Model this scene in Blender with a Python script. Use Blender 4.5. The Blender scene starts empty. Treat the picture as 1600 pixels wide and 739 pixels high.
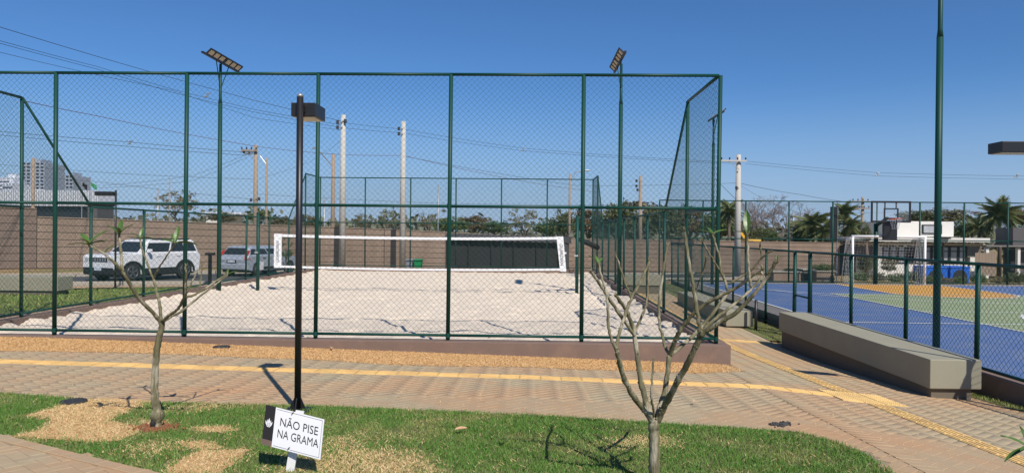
import bpy, bmesh, math, random
import numpy as np
from math import sin, cos, pi, radians, atan2, sqrt
from mathutils import Vector, Matrix, Euler, noise

# ------------------------------------------------------------------ camera, sky, sun
SC = bpy.context.scene
COL = SC.collection
EYE = 1.65
RES = 1111.0                       # focal length in pixels of the 1600 px wide photograph
cam = bpy.data.cameras.new('camera'); camo = bpy.data.objects.new('camera', cam); COL.objects.link(camo)
RM = Matrix.Rotation(radians(1.34), 3, 'Z') @ Matrix.Rotation(radians(90 - .284), 3, 'X') @ Matrix.Rotation(radians(.55), 3, 'Z')
camo.matrix_world = Matrix.Translation((0, 0, EYE)) @ RM.to_4x4()
cam.sensor_width = 36; cam.lens = RES / 1600 * 36; cam.clip_start = .05; cam.clip_end = 5000
SC.camera = camo

SUNV = Vector((.42, -.82, 1.0)).normalized()      # towards the sun
w = bpy.data.worlds.new('World'); SC.world = w; w.use_nodes = True
wn = w.node_tree; wn.nodes.clear()
sky = wn.nodes.new('ShaderNodeTexSky'); sky.sky_type = 'NISHITA'; sky.sun_disc = False
sky.sun_elevation = math.asin(SUNV.z); sky.sun_rotation = atan2(SUNV.x, SUNV.y)
sky.air_density = 1.0; sky.dust_density = 0.1; sky.ozone_density = 10.0; sky.altitude = 0
bg = wn.nodes.new('ShaderNodeBackground'); bg.inputs[1].default_value = .1
wo = wn.nodes.new('ShaderNodeOutputWorld')
tn = wn.nodes.new('ShaderNodeMix'); tn.data_type = 'RGBA'; tn.blend_type = 'MULTIPLY'; tn.inputs['Factor'].default_value = 1
tn.inputs[7].default_value = (.70, .89, 1.03, 1); wn.links.new(sky.outputs[0], tn.inputs[6])
tc = wn.nodes.new('ShaderNodeTexCoord'); sx = wn.nodes.new('ShaderNodeSeparateXYZ'); wn.links.new(tc.outputs['Generated'], sx.inputs[0])
mr = wn.nodes.new('ShaderNodeMapRange'); mr.interpolation_type = 'SMOOTHSTEP'; mr.inputs[1].default_value = .21; mr.inputs[2].default_value = -.02; mr.inputs[3].default_value = 0; mr.inputs[4].default_value = .92
wn.links.new(sx.outputs[2], mr.inputs[0])
hz = wn.nodes.new('ShaderNodeMix'); hz.data_type = 'RGBA'; hz.inputs[7].default_value = (3.4, 4.6, 6.6, 1)      # pale blue haze towards the horizon, all round
wn.links.new(mr.outputs[0], hz.inputs['Factor']); wn.links.new(tn.outputs[2], hz.inputs[6])
wn.links.new(hz.outputs[2], bg.inputs[0]); wn.links.new(bg.outputs[0], wo.inputs[0])
sl = bpy.data.lights.new('sun', 'SUN'); sl.energy = 5.0; sl.angle = radians(.55); sl.color = (1, .94, .86)
so = bpy.data.objects.new('sun', sl); COL.objects.link(so); so.rotation_euler = SUNV.to_track_quat('Z', 'Y').to_euler()
so.location = (0, 0, 30)
SC.view_settings.view_transform = 'Standard'; SC.view_settings.look = 'None'
SC.view_settings.exposure = 0; SC.view_settings.gamma = 1

# ------------------------------------------------------------------ helpers
def ray(px, py):
    return RM @ Vector(((px - 800) / RES, -(py - 369.5) / RES, -1))
def at(px, py, Y):                 # the point of the photographed place that is Y metres ahead
    d = ray(px, py); return Vector((0, 0, EYE)) + d * (Y / d.y)
def lerp(x, tab):
    if x <= tab[0][0]: return tab[0][1]
    for (a, u), (b, v) in zip(tab, tab[1:]):
        if x <= b: return u + (v - u) * (x - a) / (b - a)
    return tab[-1][1]
PX = [(-14, .02), (-7.4, -.03), (2.85, -.30), (4.04, -.42), (5.3, -.51), (6.2, -.56)]
CX = [(-12, -.004), (-8, -.012), (0, -.05), (10, -.05)]
ZR = [(11, -.5), (15, -.66), (19, -.66), (24, -.58), (31, -.5), (46, -1.3), (62, -1.75), (110, -3), (2500, -9)]
ZL = [(11, 0), (16, -.1), (22, -.22), (27, -.45), (39, -.6), (55, -1.1), (62, -1.4), (110, -3), (2500, -9)]
def G(X, Y):                       # height of the finished ground
    zn = lerp(X, PX) + lerp(X, CX) * (max(Y, 2.5) - 10.9)
    t = min(max((X + 6) / 12, 0), 1)
    zf = lerp(Y, ZL) * (1 - t) + lerp(Y, ZR) * t
    k = min(max((Y - 12.5) / 3.5, 0), 1)
    return zn * (1 - k) + zf * k
def ong(px, py, dz=0):             # where a pixel meets the ground
    z = -.2
    for _ in range(12):
        d = ray(px, py); t = (z + dz - EYE) / d.z; p = Vector((0, 0, EYE)) + d * t
        z = .5 * z + .5 * G(p.x, p.y)
    return Vector((p.x, p.y, z + dz))

def tag(o, label=None, cat=None, group=None, kind=None):
    if label: o['label'] = label
    if cat: o['category'] = cat
    if group: o['group'] = group
    if kind: o['kind'] = kind
    return o
def empty(name, loc, label, cat, group=None, rz=0):
    o = bpy.data.objects.new(name, None); COL.objects.link(o); o.location = loc; o.rotation_euler.z = rz
    o.empty_display_size = .2
    return tag(o, label, cat, group)
def wloc(o):
    v = Vector((0, 0, 0))
    while o: v = v + Vector(o.location); o = o.parent
    return v
def link(name, me, parent=None, mat=None):
    o = bpy.data.objects.new(name, me); COL.objects.link(o)
    if parent: o.parent = parent
    if mat: me.materials.append(mat)
    return o
def copy_tree(o, parent=None):
    c = o.copy(); COL.objects.link(c); c.parent = parent
    for ch in list(o.children): copy_tree(ch, c)
    return c

class MB:
    def __init__(s): s.v = []; s.f = []
    def add(s, vs, fs):
        n = len(s.v); s.v += [tuple(v) for v in vs]; s.f += [tuple(n + i for i in f) for f in fs]; return s
    def box(s, x0, y0, z0, x1, y1, z1):
        return s.add([(x0,y0,z0),(x1,y0,z0),(x1,y1,z0),(x0,y1,z0),(x0,y0,z1),(x1,y0,z1),(x1,y1,z1),(x0,y1,z1)],
                     [(3,2,1,0),(4,5,6,7),(0,1,5,4),(1,2,6,5),(2,3,7,6),(3,0,4,7)])
    def mbox(s, M, sx, sy, sz):     # box centred on the matrix M
        vs = [M @ Vector((a*sx/2, b*sy/2, c*sz/2)) for c in (-1,1) for a, b in ((-1,-1),(1,-1),(1,1),(-1,1))]
        return s.add(vs, [(3,2,1,0),(4,5,6,7),(0,1,5,4),(1,2,6,5),(2,3,7,6),(3,0,4,7)])
    def bar(s, p, q, wd, ht, up=(0,0,1)):
        p = Vector(p); q = Vector(q); d = (q - p); L = d.length; d.normalize()
        sd = d.cross(Vector(up)); sd.normalize(); u = sd.cross(d)
        M = Matrix(((d.x, sd.x, u.x, 0),(d.y, sd.y, u.y, 0),(d.z, sd.z, u.z, 0),(0,0,0,1)))
        M.translation = (p + q) / 2
        return s.mbox(M, L, wd, ht)
    def tube(s, pts, rad, n=8, caps=True):
        pts = [Vector(p) for p in pts]
        if not hasattr(rad, '__len__'): rad = [rad] * len(pts)
        base = len(s.v); prev = None
        for i, p in enumerate(pts):
            d = (pts[min(i+1, len(pts)-1)] - pts[max(i-1, 0)]).normalized()
            if prev is None:
                a = d.cross(Vector((0,0,1)) if abs(d.z) < .9 else Vector((1,0,0))).normalized()
            else:
                a = (prev - d * prev.dot(d)).normalized()
            prev = a; b = d.cross(a)
            for k in range(n):
                t = 2*pi*k/n; s.v.append(tuple(p + (a*cos(t) + b*sin(t)) * rad[i]))
        for i in range(len(pts)-1):
            for k in range(n):
                k2 = (k+1) % n
                s.f.append((base+i*n+k, base+i*n+k2, base+(i+1)*n+k2, base+(i+1)*n+k))
        if caps:
            s.f.append(tuple(base+k for k in reversed(range(n))))
            s.f.append(tuple(base+(len(pts)-1)*n+k for k in range(n)))
        return s
    def prism(s, poly, a, b, axis='y'):   # polygon in the plane across the axis, from a to b
        n = len(poly)
        if axis == 'y': vs = [(x, a, z) for x, z in poly] + [(x, b, z) for x, z in poly]
        elif axis == 'x': vs = [(a, y, z) for y, z in poly] + [(b, y, z) for y, z in poly]
        else: vs = [(x, y, a) for x, y in poly] + [(x, y, b) for x, y in poly]
        return s.add(vs, [tuple(range(n)), tuple(reversed(range(n, 2*n)))] + [((i+1)%n, i, n+i, n+(i+1)%n) for i in range(n)])
    def build(s, name, mat, parent=None, smooth=False, bevel=0, local=False, seg=2):
        me = bpy.data.meshes.new(name)
        o = Vector((0,0,0)) if (local or not parent) else wloc(parent)
        me.from_pydata([(v[0]-o.x, v[1]-o.y, v[2]-o.z) for v in s.v], [], s.f); me.update()
        if bevel or True:
            bm = bmesh.new(); bm.from_mesh(me); bmesh.ops.recalc_face_normals(bm, faces=bm.faces); bm.to_mesh(me); bm.free()
        if smooth: me.polygons.foreach_set('use_smooth', [True]*len(me.polygons))
        ob = link(name, me, parent, mat)
        if smooth == 'auto':
            pass
        if bevel:
            m = ob.modifiers.new('bevel', 'BEVEL'); m.width = bevel; m.segments = seg; m.limit_method = 'ANGLE'; m.angle_limit = radians(35)
        return ob

def raw_mesh(name, V, F, mat, attr=None, parent=None, smooth=False):     # numpy triangles or quads
    me = bpy.data.meshes.new(name); V = np.asarray(V, dtype=np.float32); F = np.asarray(F, dtype=np.int32)
    me.vertices.add(len(V)); me.vertices.foreach_set('co', V.ravel())
    n, k = F.shape
    me.loops.add(n*k); me.loops.foreach_set('vertex_index', F.ravel())
    me.polygons.add(n); me.polygons.foreach_set('loop_start', np.arange(0, n*k, k, dtype=np.int32))
    me.update(calc_edges=True)
    if smooth: me.polygons.foreach_set('use_smooth', np.ones(n, dtype=bool))
    if attr is not None:
        a = me.attributes.new('tint', 'FLOAT', 'FACE'); a.data.foreach_set('value', np.asarray(attr, dtype=np.float32))
    return link(name, me, parent, mat)

# ------------------------------------------------------------------ materials
def C(r, g, b): return (r, g, b, 1)
def mat(name, col, rough=.6, col2=None, scale=4., detail=6., amt=.5, bump=0., bscale=None, metal=0., spec=.5,
        col3=None, scale3=.6, amt3=.6, lo3=.45, hi3=.62, tint=None, objrand=0., stretch=None, emis=None, coat=0):
    m = bpy.data.materials.new(name); m.use_nodes = True; nt = m.node_tree; N = nt.nodes; L = nt.links
    b = N['Principled BSDF']; b.inputs['Roughness'].default_value = rough; b.inputs['Metallic'].default_value = metal
    b.inputs['Specular IOR Level'].default_value = spec
    if coat: b.inputs['Coat Weight'].default_value = coat; b.inputs['Coat Roughness'].default_value = .08
    geo = N.new('ShaderNodeNewGeometry'); src = geo.outputs['Position']
    if stretch:
        mp = N.new('ShaderNodeMapping'); mp.inputs['Scale'].default_value = stretch; L.new(src, mp.inputs[0]); src = mp.outputs[0]
    cur = None
    def nz(sc, det=detail):
        n = N.new('ShaderNodeTexNoise'); n.inputs['Scale'].default_value = sc; n.inputs['Detail'].default_value = det
        n.inputs['Roughness'].default_value = .62; L.new(src, n.inputs['Vector']); return n.outputs['Fac']
    def ramp(f, lo, hi, k=1.):
        r = N.new('ShaderNodeMapRange'); r.inputs[1].default_value = lo; r.inputs[2].default_value = hi
        r.inputs[3].default_value = 0; r.inputs[4].default_value = k; L.new(f, r.inputs[0]); return r.outputs[0]
    def mix(f, a, c):
        x = N.new('ShaderNodeMix'); x.data_type = 'RGBA'; L.new(f, x.inputs['Factor'])
        if isinstance(a, tuple): x.inputs[6].default_value = C(*a)
        else: L.new(a, x.inputs[6])
        if isinstance(c, tuple): x.inputs[7].default_value = C(*c)
        else: L.new(c, x.inputs[7])
        return x.outputs[2]
    cur = tuple(col)
    c2 = col2 if col2 else tuple(c*.72 for c in col)
    cur = mix(ramp(nz(scale), .3, .7, amt), cur, tuple(c2))
    if tint:
        at_ = N.new('ShaderNodeAttribute'); at_.attribute_name = 'tint'; cur = mix(ramp(at_.outputs['Fac'], 0, 1, 1), cur, tuple(tint))
    if col3: cur = mix(ramp(nz(scale3, 5), lo3, hi3, amt3), cur, tuple(col3))
    if objrand:
        oi = N.new('ShaderNodeObjectInfo'); hs = N.new('ShaderNodeHueSaturation'); L.new(cur, hs.inputs['Color'])
        L.new(ramp(oi.outputs['Random'], 0, 1, 2*objrand), (ad := N.new('ShaderNodeMath')).inputs[0]); ad.inputs[1].default_value = 1 - objrand
        L.new(ad.outputs[0], hs.inputs['Value']); cur = hs.outputs[0]
    L.new(cur, b.inputs['Base Color'])
    if bump:
        bp = N.new('ShaderNodeBump'); bp.inputs['Strength'].default_value = 1; bp.inputs['Distance'].default_value = bump
        L.new(nz(bscale or scale*4, 4), bp.inputs['Height']); L.new(bp.outputs[0], b.inputs['Normal'])
    if emis: b.inputs['Emission Color'].default_value = C(*emis[0]); b.inputs['Emission Strength'].default_value = emis[1]
    return m
M = {}
M['ground'] = mat('dry_earth', (.34,.20,.10), .95, (.24,.19,.08), .8, amt=.9, bump=.02, bscale=20, col3=(.12,.15,.04), scale3=.25, amt3=.7)
M['mulch'] = mat('straw_mulch', (.72,.46,.21), .95, (.56,.33,.13), 9, amt=.8, bump=.02, bscale=70)
M['soil'] = mat('turf_soil', (.20,.19,.07), .95, (.10,.13,.035), 7, amt=.9, bump=.02, bscale=60)
M['mulchbit'] = mat('straw_bits', (.82,.56,.28), .9, (.66,.42,.18), 20, amt=.7, tint=(.46,.26,.10))
M['grass'] = mat('grass_blades', (.085,.20,.028), .6, (.13,.24,.04), 3, amt=.6, tint=(.36,.31,.11), spec=.3)
M['drygrass'] = mat('dry_blades', (.56,.38,.16), .8, (.40,.27,.10), 5, tint=(.80,.60,.32))
M['bed'] = mat('paver_joint_sand', (.30,.23,.155), .95, (.24,.18,.12), 5)
pv = [(.42,.335,.205), (.405,.325,.20), (.425,.343,.21), (.39,.32,.205), (.415,.315,.19)]
for i, c in enumerate(pv):
    M['paver%d' % i] = mat('concrete_paver', c, .88, tuple(k*.8 for k in c), 14, amt=.6, bump=.003, bscale=160,
                           col3=(.50,.27,.13), scale3=.5, amt3=.75, lo3=.40, hi3=.68)
M['tactile'] = mat('yellow_tactile', (.77,.52,.19), .75, (.67,.44,.17), 6, amt=.7, bump=.002, bscale=120, objrand=.08, col3=(.45,.27,.12), scale3=2.2, amt3=.4)
M['sand'] = mat('court_sand', (.72,.615,.485), .95, (.655,.55,.425), 3.5, amt=.7, bump=.015, bscale=30)
M['curb'] = mat('brown_painted_render', (.20,.135,.105), .85, (.165,.11,.085), 3, amt=.8, bump=.003, bscale=50, col3=(.34,.215,.13), scale3=2.6, amt3=.25, lo3=.5, hi3=.68)
M['green'] = mat('green_enamel', (.004,.052,.038), .5, (.008,.050,.038), 9, amt=.8, spec=.28)
M['wire'] = mat('green_wire', (.012,.060,.050), .5)
M['black'] = mat('black_paint', (.012,.012,.013), .42, (.02,.019,.018), 6)
M['white'] = mat('white_paint', (.76,.76,.74), .5, (.66,.65,.62), 5, amt=.4)
M['net'] = mat('net_cord', (.03,.03,.03), .8)
M['goalnet'] = mat('goal_net_cord', (.70,.70,.68), .8)
M['netband'] = mat('net_band', (.80,.80,.80), .6, (.68,.68,.68), 8, amt=.4)
M['bench'] = mat('olive_grey_render', (.30,.285,.205), .85, (.265,.25,.18), 1.6, amt=.8, bump=.002, bscale=60, col3=(.29,.25,.18), scale3=2.5, amt3=.35)
M['benchbase'] = mat('brown_bench_base', (.15,.125,.09), .9, (.12,.10,.07), 4)
M['led'] = mat('led_module', (.50,.42,.30), .35, (.40,.34,.25), 20, spec=.6)
M['lens'] = mat('lamp_lens', (.62,.56,.44), .4, (.5,.45,.36), 20)
M['bark'] = mat('frangipani_bark', (.20,.175,.09), .85, (.075,.07,.032), 24, amt=1, bump=.008, bscale=70, col3=(.44,.39,.28), scale3=14, amt3=.8, lo3=.5, hi3=.62, stretch=(1,1,.22))
M['leaf'] = mat('frangipani_leaf', (.055,.12,.018), .4, (.09,.15,.03), 15, objrand=.2)
M['wall'] = mat('brown_block', (.27,.195,.145), .9, (.225,.158,.115), 1.3, amt=.9, bump=.008, bscale=40, objrand=.05, stretch=(1,1,.3), col3=(.33,.25,.19), scale3=.9, amt3=.45)
M['walldark'] = mat('grey_brown_block', (.20,.145,.115), .9, (.18,.13,.10), 2.5)
M['cap'] = mat('wall_cap', (.35,.26,.19), .9)
M['asphalt'] = mat('asphalt', (.055,.055,.057), .9, (.075,.07,.068), 2, amt=.6, bump=.004, bscale=90)
M['kerb'] = mat('concrete_kerb', (.42,.38,.31), .9, (.33,.29,.24), 3)
M['tan'] = mat('tan_soil', (.46,.32,.19), .95, (.36,.24,.13), 3, bump=.02, bscale=30)
M['blue'] = mat('blue_court', (.085,.15,.32), .75, (.07,.125,.275), .7, amt=.7, col3=(.17,.20,.28), scale3=1.1, amt3=.5)
M['cgreen'] = mat('green_court', (.27,.32,.17), .75, (.20,.265,.13), .8, amt=.7, col3=(.32,.33,.20), scale3=1.4, amt3=.4)
M['orange'] = mat('orange_court', (.60,.31,.055), .7, (.52,.26,.05), .8, amt=.7)
M['line'] = mat('court_line', (.72,.72,.70), .7, (.6,.6,.58), 3)
M['apron'] = mat('court_concrete', (.20,.18,.165), .9, (.16,.145,.13), 1.2, amt=.7)
M['concpole'] = mat('concrete_pole', (.50,.48,.43), .85, (.38,.36,.32), 3, stretch=(1,1,.4))
M['oldpole'] = mat('weathered_pole', (.34,.26,.19), .9, (.24,.18,.13), 3, stretch=(1,1,.4))
M['cable'] = mat('black_cable', (.03,.03,.03), .6)
M['redcable'] = mat('red_cable', (.17,.05,.04), .6)
M['steel'] = mat('galvanised_steel', (.42,.42,.42), .45, metal=.6)
M['housew'] = mat('white_render', (.74,.71,.65), .8, (.66,.63,.57), .6)
M['houseg'] = mat('grey_stone_cladding', (.13,.12,.11), .9, (.09,.085,.08), 1.8, bump=.02, bscale=12)
M['housegb'] = mat('dark_grey_render', (.11,.10,.10), .85, (.085,.08,.08), 1.5)
M['glass'] = mat('dark_glass', (.018,.022,.026), .12, (.03,.035,.04), 1, spec=.5)
M['curtain'] = mat('curtained_glass', (.42,.43,.43), .2, (.26,.27,.28), 1.2, spec=.8)
M['frame'] = mat('dark_frame', (.02,.02,.022), .5)
M['soffit'] = mat('soffit', (.42,.34,.26), .8)
M['binblue'] = mat('blue_plastic', (.01,.12,.55), .45, (.01,.09,.42), 2)
M['bingreen'] = mat('green_plastic', (.01,.36,.10), .5)
M['bingrey'] = mat('grey_plastic', (.35,.37,.40), .5)
M['shed'] = mat('black_shade_cloth', (.016,.016,.017), .9, (.03,.03,.03), 3)
M['shedroof'] = mat('charcoal_roofing', (.065,.06,.06), .7, (.05,.045,.045), 3)
M['carwhite'] = mat('white_car_paint', (.78,.78,.77), .3, (.74,.74,.73), 2, coat=.8)
M['carsilver'] = mat('silver_car_paint', (.46,.50,.55), .3, (.43,.47,.52), 2, metal=.3, coat=.8)
M['trim'] = mat('black_car_trim', (.018,.018,.019), .6)
M['tyre'] = mat('tyre_rubber', (.02,.02,.02), .8)
M['rim'] = mat('alloy_rim', (.25,.25,.26), .35, metal=.7)
M['redlamp'] = mat('red_lamp_glass', (.45,.02,.02), .2)
M['headlamp'] = mat('headlamp_glass', (.5,.5,.5), .15)
M['plate'] = mat('number_plate', (.62,.66,.72), .5)
M['far'] = [mat('foliage_dark', (.065,.09,.03), .8, (.11,.105,.045), .7, amt=.9, objrand=.15),
            mat('foliage_olive', (.14,.135,.06), .8, (.17,.13,.07), .7, amt=.9, objrand=.15),
            mat('foliage_green', (.075,.12,.03), .8, (.11,.14,.04), .7, amt=.9, objrand=.15),
            mat('foliage_brown', (.20,.12,.065), .85, (.13,.11,.055), .7, amt=.9, objrand=.15)]
M['palm'] = mat('palm_frond', (.095,.135,.04), .6, (.17,.165,.06), 1.5, amt=.9)
M['trunk'] = mat('tree_bark', (.16,.12,.09), .95, (.10,.08,.06), 3)
M['bare'] = mat('bare_bark', (.27,.215,.19), .95, (.18,.14,.12), 3)
M['towerw'] = mat('haze_pale_tower', (.60,.63,.68), .9, (.52,.55,.60), .1)  # haze over the far buildings is put into this pale bluish colour
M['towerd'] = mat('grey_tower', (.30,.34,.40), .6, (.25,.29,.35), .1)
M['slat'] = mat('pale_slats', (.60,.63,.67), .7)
M['yellowm'] = mat('yellow_machine', (.75,.42,.03), .5)
M['cover'] = mat('cast_iron', (.025,.025,.027), .7, (.05,.045,.04), 12)
M['deadleaf'] = mat('dead_leaf', (.58,.34,.20), .8, (.42,.23,.13), 25)
M['hoop'] = mat('orange_hoop', (.55,.10,.02), .5)
M['signw'] = mat('sign_white', (.78,.78,.78), .4, (.74,.74,.73), 3)
M['signb'] = mat('sign_black', (.02,.017,.015), .5)
M['signbr'] = mat('sign_brown', (.16,.11,.085), .6)
M['flagg'] = mat('green_flag', (.05,.28,.12), .8)
rnd = random.Random(7)
rng = np.random.default_rng(5)

# ------------------------------------------------------------------ ground
CX0, CX1, CY0, CY1 = -9.42, 2.87, 10.9, 31.9       # fence lines of the sand court
def grid_lines(a, b, spec, extra):
    xs = set(extra); x = a
    while x < b:
        xs.add(round(x, 3)); x += next(s for lim, s in spec if x < lim)
    xs.add(b); return sorted(xs)
gx = grid_lines(-1500, 1500, [(-100, 100), (-30, 5), (-14, 1), (8, .3), (30, 2), (100, 10), (1e9, 100)], [-9.55, -9.35, 2.8, 3.0, 6.33, 6.43, 24.2, 24.4])
gy = grid_lines(-60, 2500, [(0, 6), (20, .4), (35, 1), (100, 4), (400, 25), (1e9, 150)], [10.75, 10.95, 31.85, 32.05, 31.25, 31.35])
V = []; 
for y in gy:
    for x in gx:
        z = G(x, y) - .03
        if -9.45 < x < 2.9 and 10.85 < y < 31.95: z = -.7
        if 6.38 < x < 24.3 and y < 31.3: z = -.9
        V.append((x, y, z))
nx = len(gx); ii = np.arange((len(gy)-1)*nx).reshape(-1, nx)[:, :-1].ravel()
raw_mesh('ground', V, np.stack([ii, ii+1, ii+nx+1, ii+nx], 1), M['ground'])['kind'] = 'structure'

def inpoly(x, y, P):
    c = False; n = len(P)
    for i in range(n):
        x1, y1 = P[i][0], P[i][1]; x2, y2 = P[i-1][0], P[i-1][1]
        if (y1 > y) != (y2 > y) and x < (x2-x1)*(y-y1)/(y2-y1)+x1: c = not c
    return c
def polysheet(name, P, dz, m, step=.25, parent=None, thick=0):      # a sheet draped on the ground inside the polygon
    bm = bmesh.new()
    f = bm.faces.new([bm.verts.new((p[0], p[1], 0)) for p in P])
    for ax, k in ((Vector((1,0,0)), 0), (Vector((0,1,0)), 1)):
        lo = min(p[k] for p in P); hi = max(p[k] for p in P); t = lo + step
        while t < hi:
            bmesh.ops.bisect_plane(bm, geom=bm.verts[:]+bm.edges[:]+bm.faces[:], plane_co=ax*t, plane_no=ax); t += step
    for v in bm.verts: v.co.z = G(v.co.x, v.co.y) + dz
    bmesh.ops.recalc_face_normals(bm, faces=bm.faces)
    if sum(f.normal.z for f in bm.faces) < 0: bmesh.ops.reverse_faces(bm, faces=bm.faces)
    me = bpy.data.meshes.new(name); bm.to_mesh(me); bm.free()
    return link(name, me, parent, m)

# grass bed outline and the paved path round it
edge = [ong(px, py) for px, py in [(-260, 606), (0, 613), (100, 621), (200, 628), (330, 630), (500, 634), (700, 642), (900, 652), (1130, 667), (1250, 675), (1300, 688), (1345, 704), (1400, 742)]]
TURF = [(-9, 7.9)] + [(p.x, p.y) for p in edge] + [(2.75, 1.0), (-9, 1.0)]
cornr = [ong(0, 683), ong(225, 739)]
dv = (cornr[1] - cornr[0]); dv.z = 0; dv.normalize(); nv = Vector((-dv.y, dv.x, 0))        # nv points to the turf
c0 = cornr[0] - dv*3.2; c1 = cornr[1] + dv*1.6
CORN = [(c0.x, c0.y), (c1.x, c1.y), (c1.x - 1.2, c1.y - 2.2), (c0.x - 1.0, c0.y - 2.2)]
polysheet('turf_soil', TURF, .0, M['soil'], .4)['kind'] = 'structure'
ged = [ong(px, py) for px, py in [(-200, 546), (0, 548), (100, 549), (200, 551), (300, 554), (400, 559), (520, 563), (600, 569), (700, 572), (820, 573), (900, 577), (1000, 579), (1090, 583), (1140, 580)]]
GRAV = [(p.x, p.y) for p in ged] + [(3.0, 10.78), (-12, 10.78)]
GRAV[-3] = (3.05, ged[-1].y + .12)
PATH = [(-13, 7.9)] + [(p.x, p.y) for p in edge] + [(2.75, 1.0), (6.0, 1.0), (6.0, 9.9), (5.25, 10.5), (5.25, 31), (3.1, 31), (3.1, 10.68), (-13, 10.68)]
pathbed = polysheet('paved_path', PATH, -.0035, M['bed'], .4); pathbed['kind'] = 'structure'
def rough(p):
    o = []
    for i in range(len(p)):
        a = Vector(p[i]); b = Vector(p[(i+1) % len(p)]); n = max(2, int((b-a).length/.06))
        for k in range(n): q = a.lerp(b, k/n); o.append((q.x + .05*noise.noise(Vector((q.x*9, q.y*9, 1))) , q.y + .05*noise.noise(Vector((q.x*9, q.y*9, 5)))))
    return o
grav = polysheet('gravel_strip', rough(GRAV), .003, M['mulch'], .2)
grav['kind'] = 'structure'
corner = polysheet('corner_path', CORN, .0165, M['bed'], .3); corner['kind'] = 'structure'

# pavers
def paver_mesh(L, W, m, h=.05):
    a, b, c = L/2, W/2, .003
    vs = [(s*a, t*b, -h) for s, t in ((-1,-1),(1,-1),(1,1),(-1,1))] + [(s*a, t*b, -c) for s, t in ((-1,-1),(1,-1),(1,1),(-1,1))] + \
         [(s*(a-c), t*(b-c), 0) for s, t in ((-1,-1),(1,-1),(1,1),(-1,1))]
    fs = [(i, (i+1)%4, 4+(i+1)%4, 4+i) for i in range(4)] + [(4+i, 4+(i+1)%4, 8+(i+1)%4, 8+i) for i in range(4)] + [(8,9,10,11)]
    me = bpy.data.meshes.new('paver'); me.from_pydata(vs, [], fs); me.update(); me.materials.append(m); return me
PM = [paver_mesh(.195, .095, M['paver%d' % i]) for i in range(5)]
def herringbone(poly, ang, org, skip=lambda x, y: False):
    u = Vector((cos(ang), sin(ang))); v = Vector((-sin(ang), cos(ang))); W = .1; out = []
    xs = [p[0]-org[0] for p in poly]; ys = [p[1]-org[1] for p in poly]
    R = int((max(max(map(abs, xs)), max(map(abs, ys)))) * 1.5 / W)
    for i in range(-R, R):
        for j in range(-R, R):
            k = (i - j) % 4
            if k == 0: c = u*((i+1)*W) + v*((j+.5)*W); r = ang
            elif k == 3: c = u*((i+.5)*W) + v*((j+1)*W); r = ang + pi/2
            else: continue
            x = c.x + org[0]; y = c.y + org[1]
            if skip(x, y) or not inpoly(x, y, poly): continue
            out.append((x, y, r))
    return out
def px_of(p):
    v = RM.transposed() @ (Vector(p) - Vector((0,0,EYE))); 
    if v.z > -.3: return (-1e4, -1e4)
    return (800 + RES*v.x/-v.z, 369.5 - RES*v.y/-v.z)
def lay(pavers, parent, dz, limit):
    pavers = [(x, y, r, G(x, y) + dz) for x, y, r in pavers]
    vis = []; rest = []
    for p in pavers:
        q = px_of((p[0], p[1], p[3]))
        (vis if -20 < q[0] < 1620 and q[1] < 755 else rest).append(p)
    vis.sort(key=lambda p: p[0]**2 + p[1]**2)
    for idx, (x, y, r, z) in enumerate(vis[:limit]):
        o = bpy.data.objects.new('paver', PM[rnd.choice((0,0,1,2,2,3,4))]); COL.objects.link(o); o.parent = parent
        gxd = (G(x+.2, y) - G(x-.2, y)) / .4; gyd = (G(x, y+.2) - G(x, y-.2)) / .4
        n = Vector((-gxd + rnd.gauss(0,.004), -gyd + rnd.gauss(0,.004), 1)).normalized()
        o.matrix_local = Matrix.Translation((x, y, z + rnd.uniform(-.0012,.0012))) @ Vector((0,0,1)).rotation_difference(n).to_matrix().to_4x4() @ Matrix.Rotation(r + rnd.gauss(0,.01), 4, 'Z')
    rest = vis[limit:] + [p for p in rest if p[0]**2 + p[1]**2 < 900]
    if not rest: return
    base = np.array([v.co[:] for v in PM[0].vertices]); fb = [tuple(p.vertices) for p in PM[0].polygons]
    A = np.array(rest); n = len(A); c, s = np.cos(A[:,2]), np.sin(A[:,2])
    X = base[None,:,0]*c[:,None] - base[None,:,1]*s[:,None] + A[:,0:1]; Y = base[None,:,0]*s[:,None] + base[None,:,1]*c[:,None] + A[:,1:2]
    sx = np.array([(G(x+.2,y)-G(x-.2,y))/.4 for x,y in A[:,:2]]); sy = np.array([(G(x,y+.2)-G(x,y-.2))/.4 for x,y in A[:,:2]])
    Z = base[None,:,2] + A[:,3:4] + (X-A[:,0:1])*sx[:,None] + (Y-A[:,1:2])*sy[:,None] + rng.uniform(-.0012,.0012,(n,1))
    V = np.stack([X, Y, Z], 2).reshape(-1, 3); F = (np.array(fb)[None] + (np.arange(n)*12)[:,None,None]).reshape(-1, 4)
    o = raw_mesh('paver_field', V, F, M['paver0'], parent=parent)
    for k in range(1, 5): o.data.materials.append(M['paver%d' % k])
    o.data.polygons.foreach_set('material_index', np.repeat(rng.choice([0,0,1,2,2,3,4], n), 9).astype(np.int32))
    o['kind'] = 'stuff'
TY, TX = 8.7, 4.04
border = lambda x, y: (y < 10.6 and abs(x - 2.90) < .11) 
PAVE = [p for p in PATH]
lay(herringbone(PAVE, pi/4, (1, 8), lambda x, y: inpoly(x, y, [(a, b+.12) for a, b in GRAV])), pathbed, 0, 290)
lay([(2.90, 1.1 + i*.1, 0) for i in range(95) if 1.1 + i*.1 < 10.55], pathbed, .004, 10)
def insideC(p, m=.03):
    return inpoly(p[0] + nv.x*m, p[1] + nv.y*m, CORN)
lay([p for p in herringbone(CORN, pi/4 + .12, (-4, 5)) if insideC(p)], corner, .02, 280)
nb = int((c1 - c0).length / .2)
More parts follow.
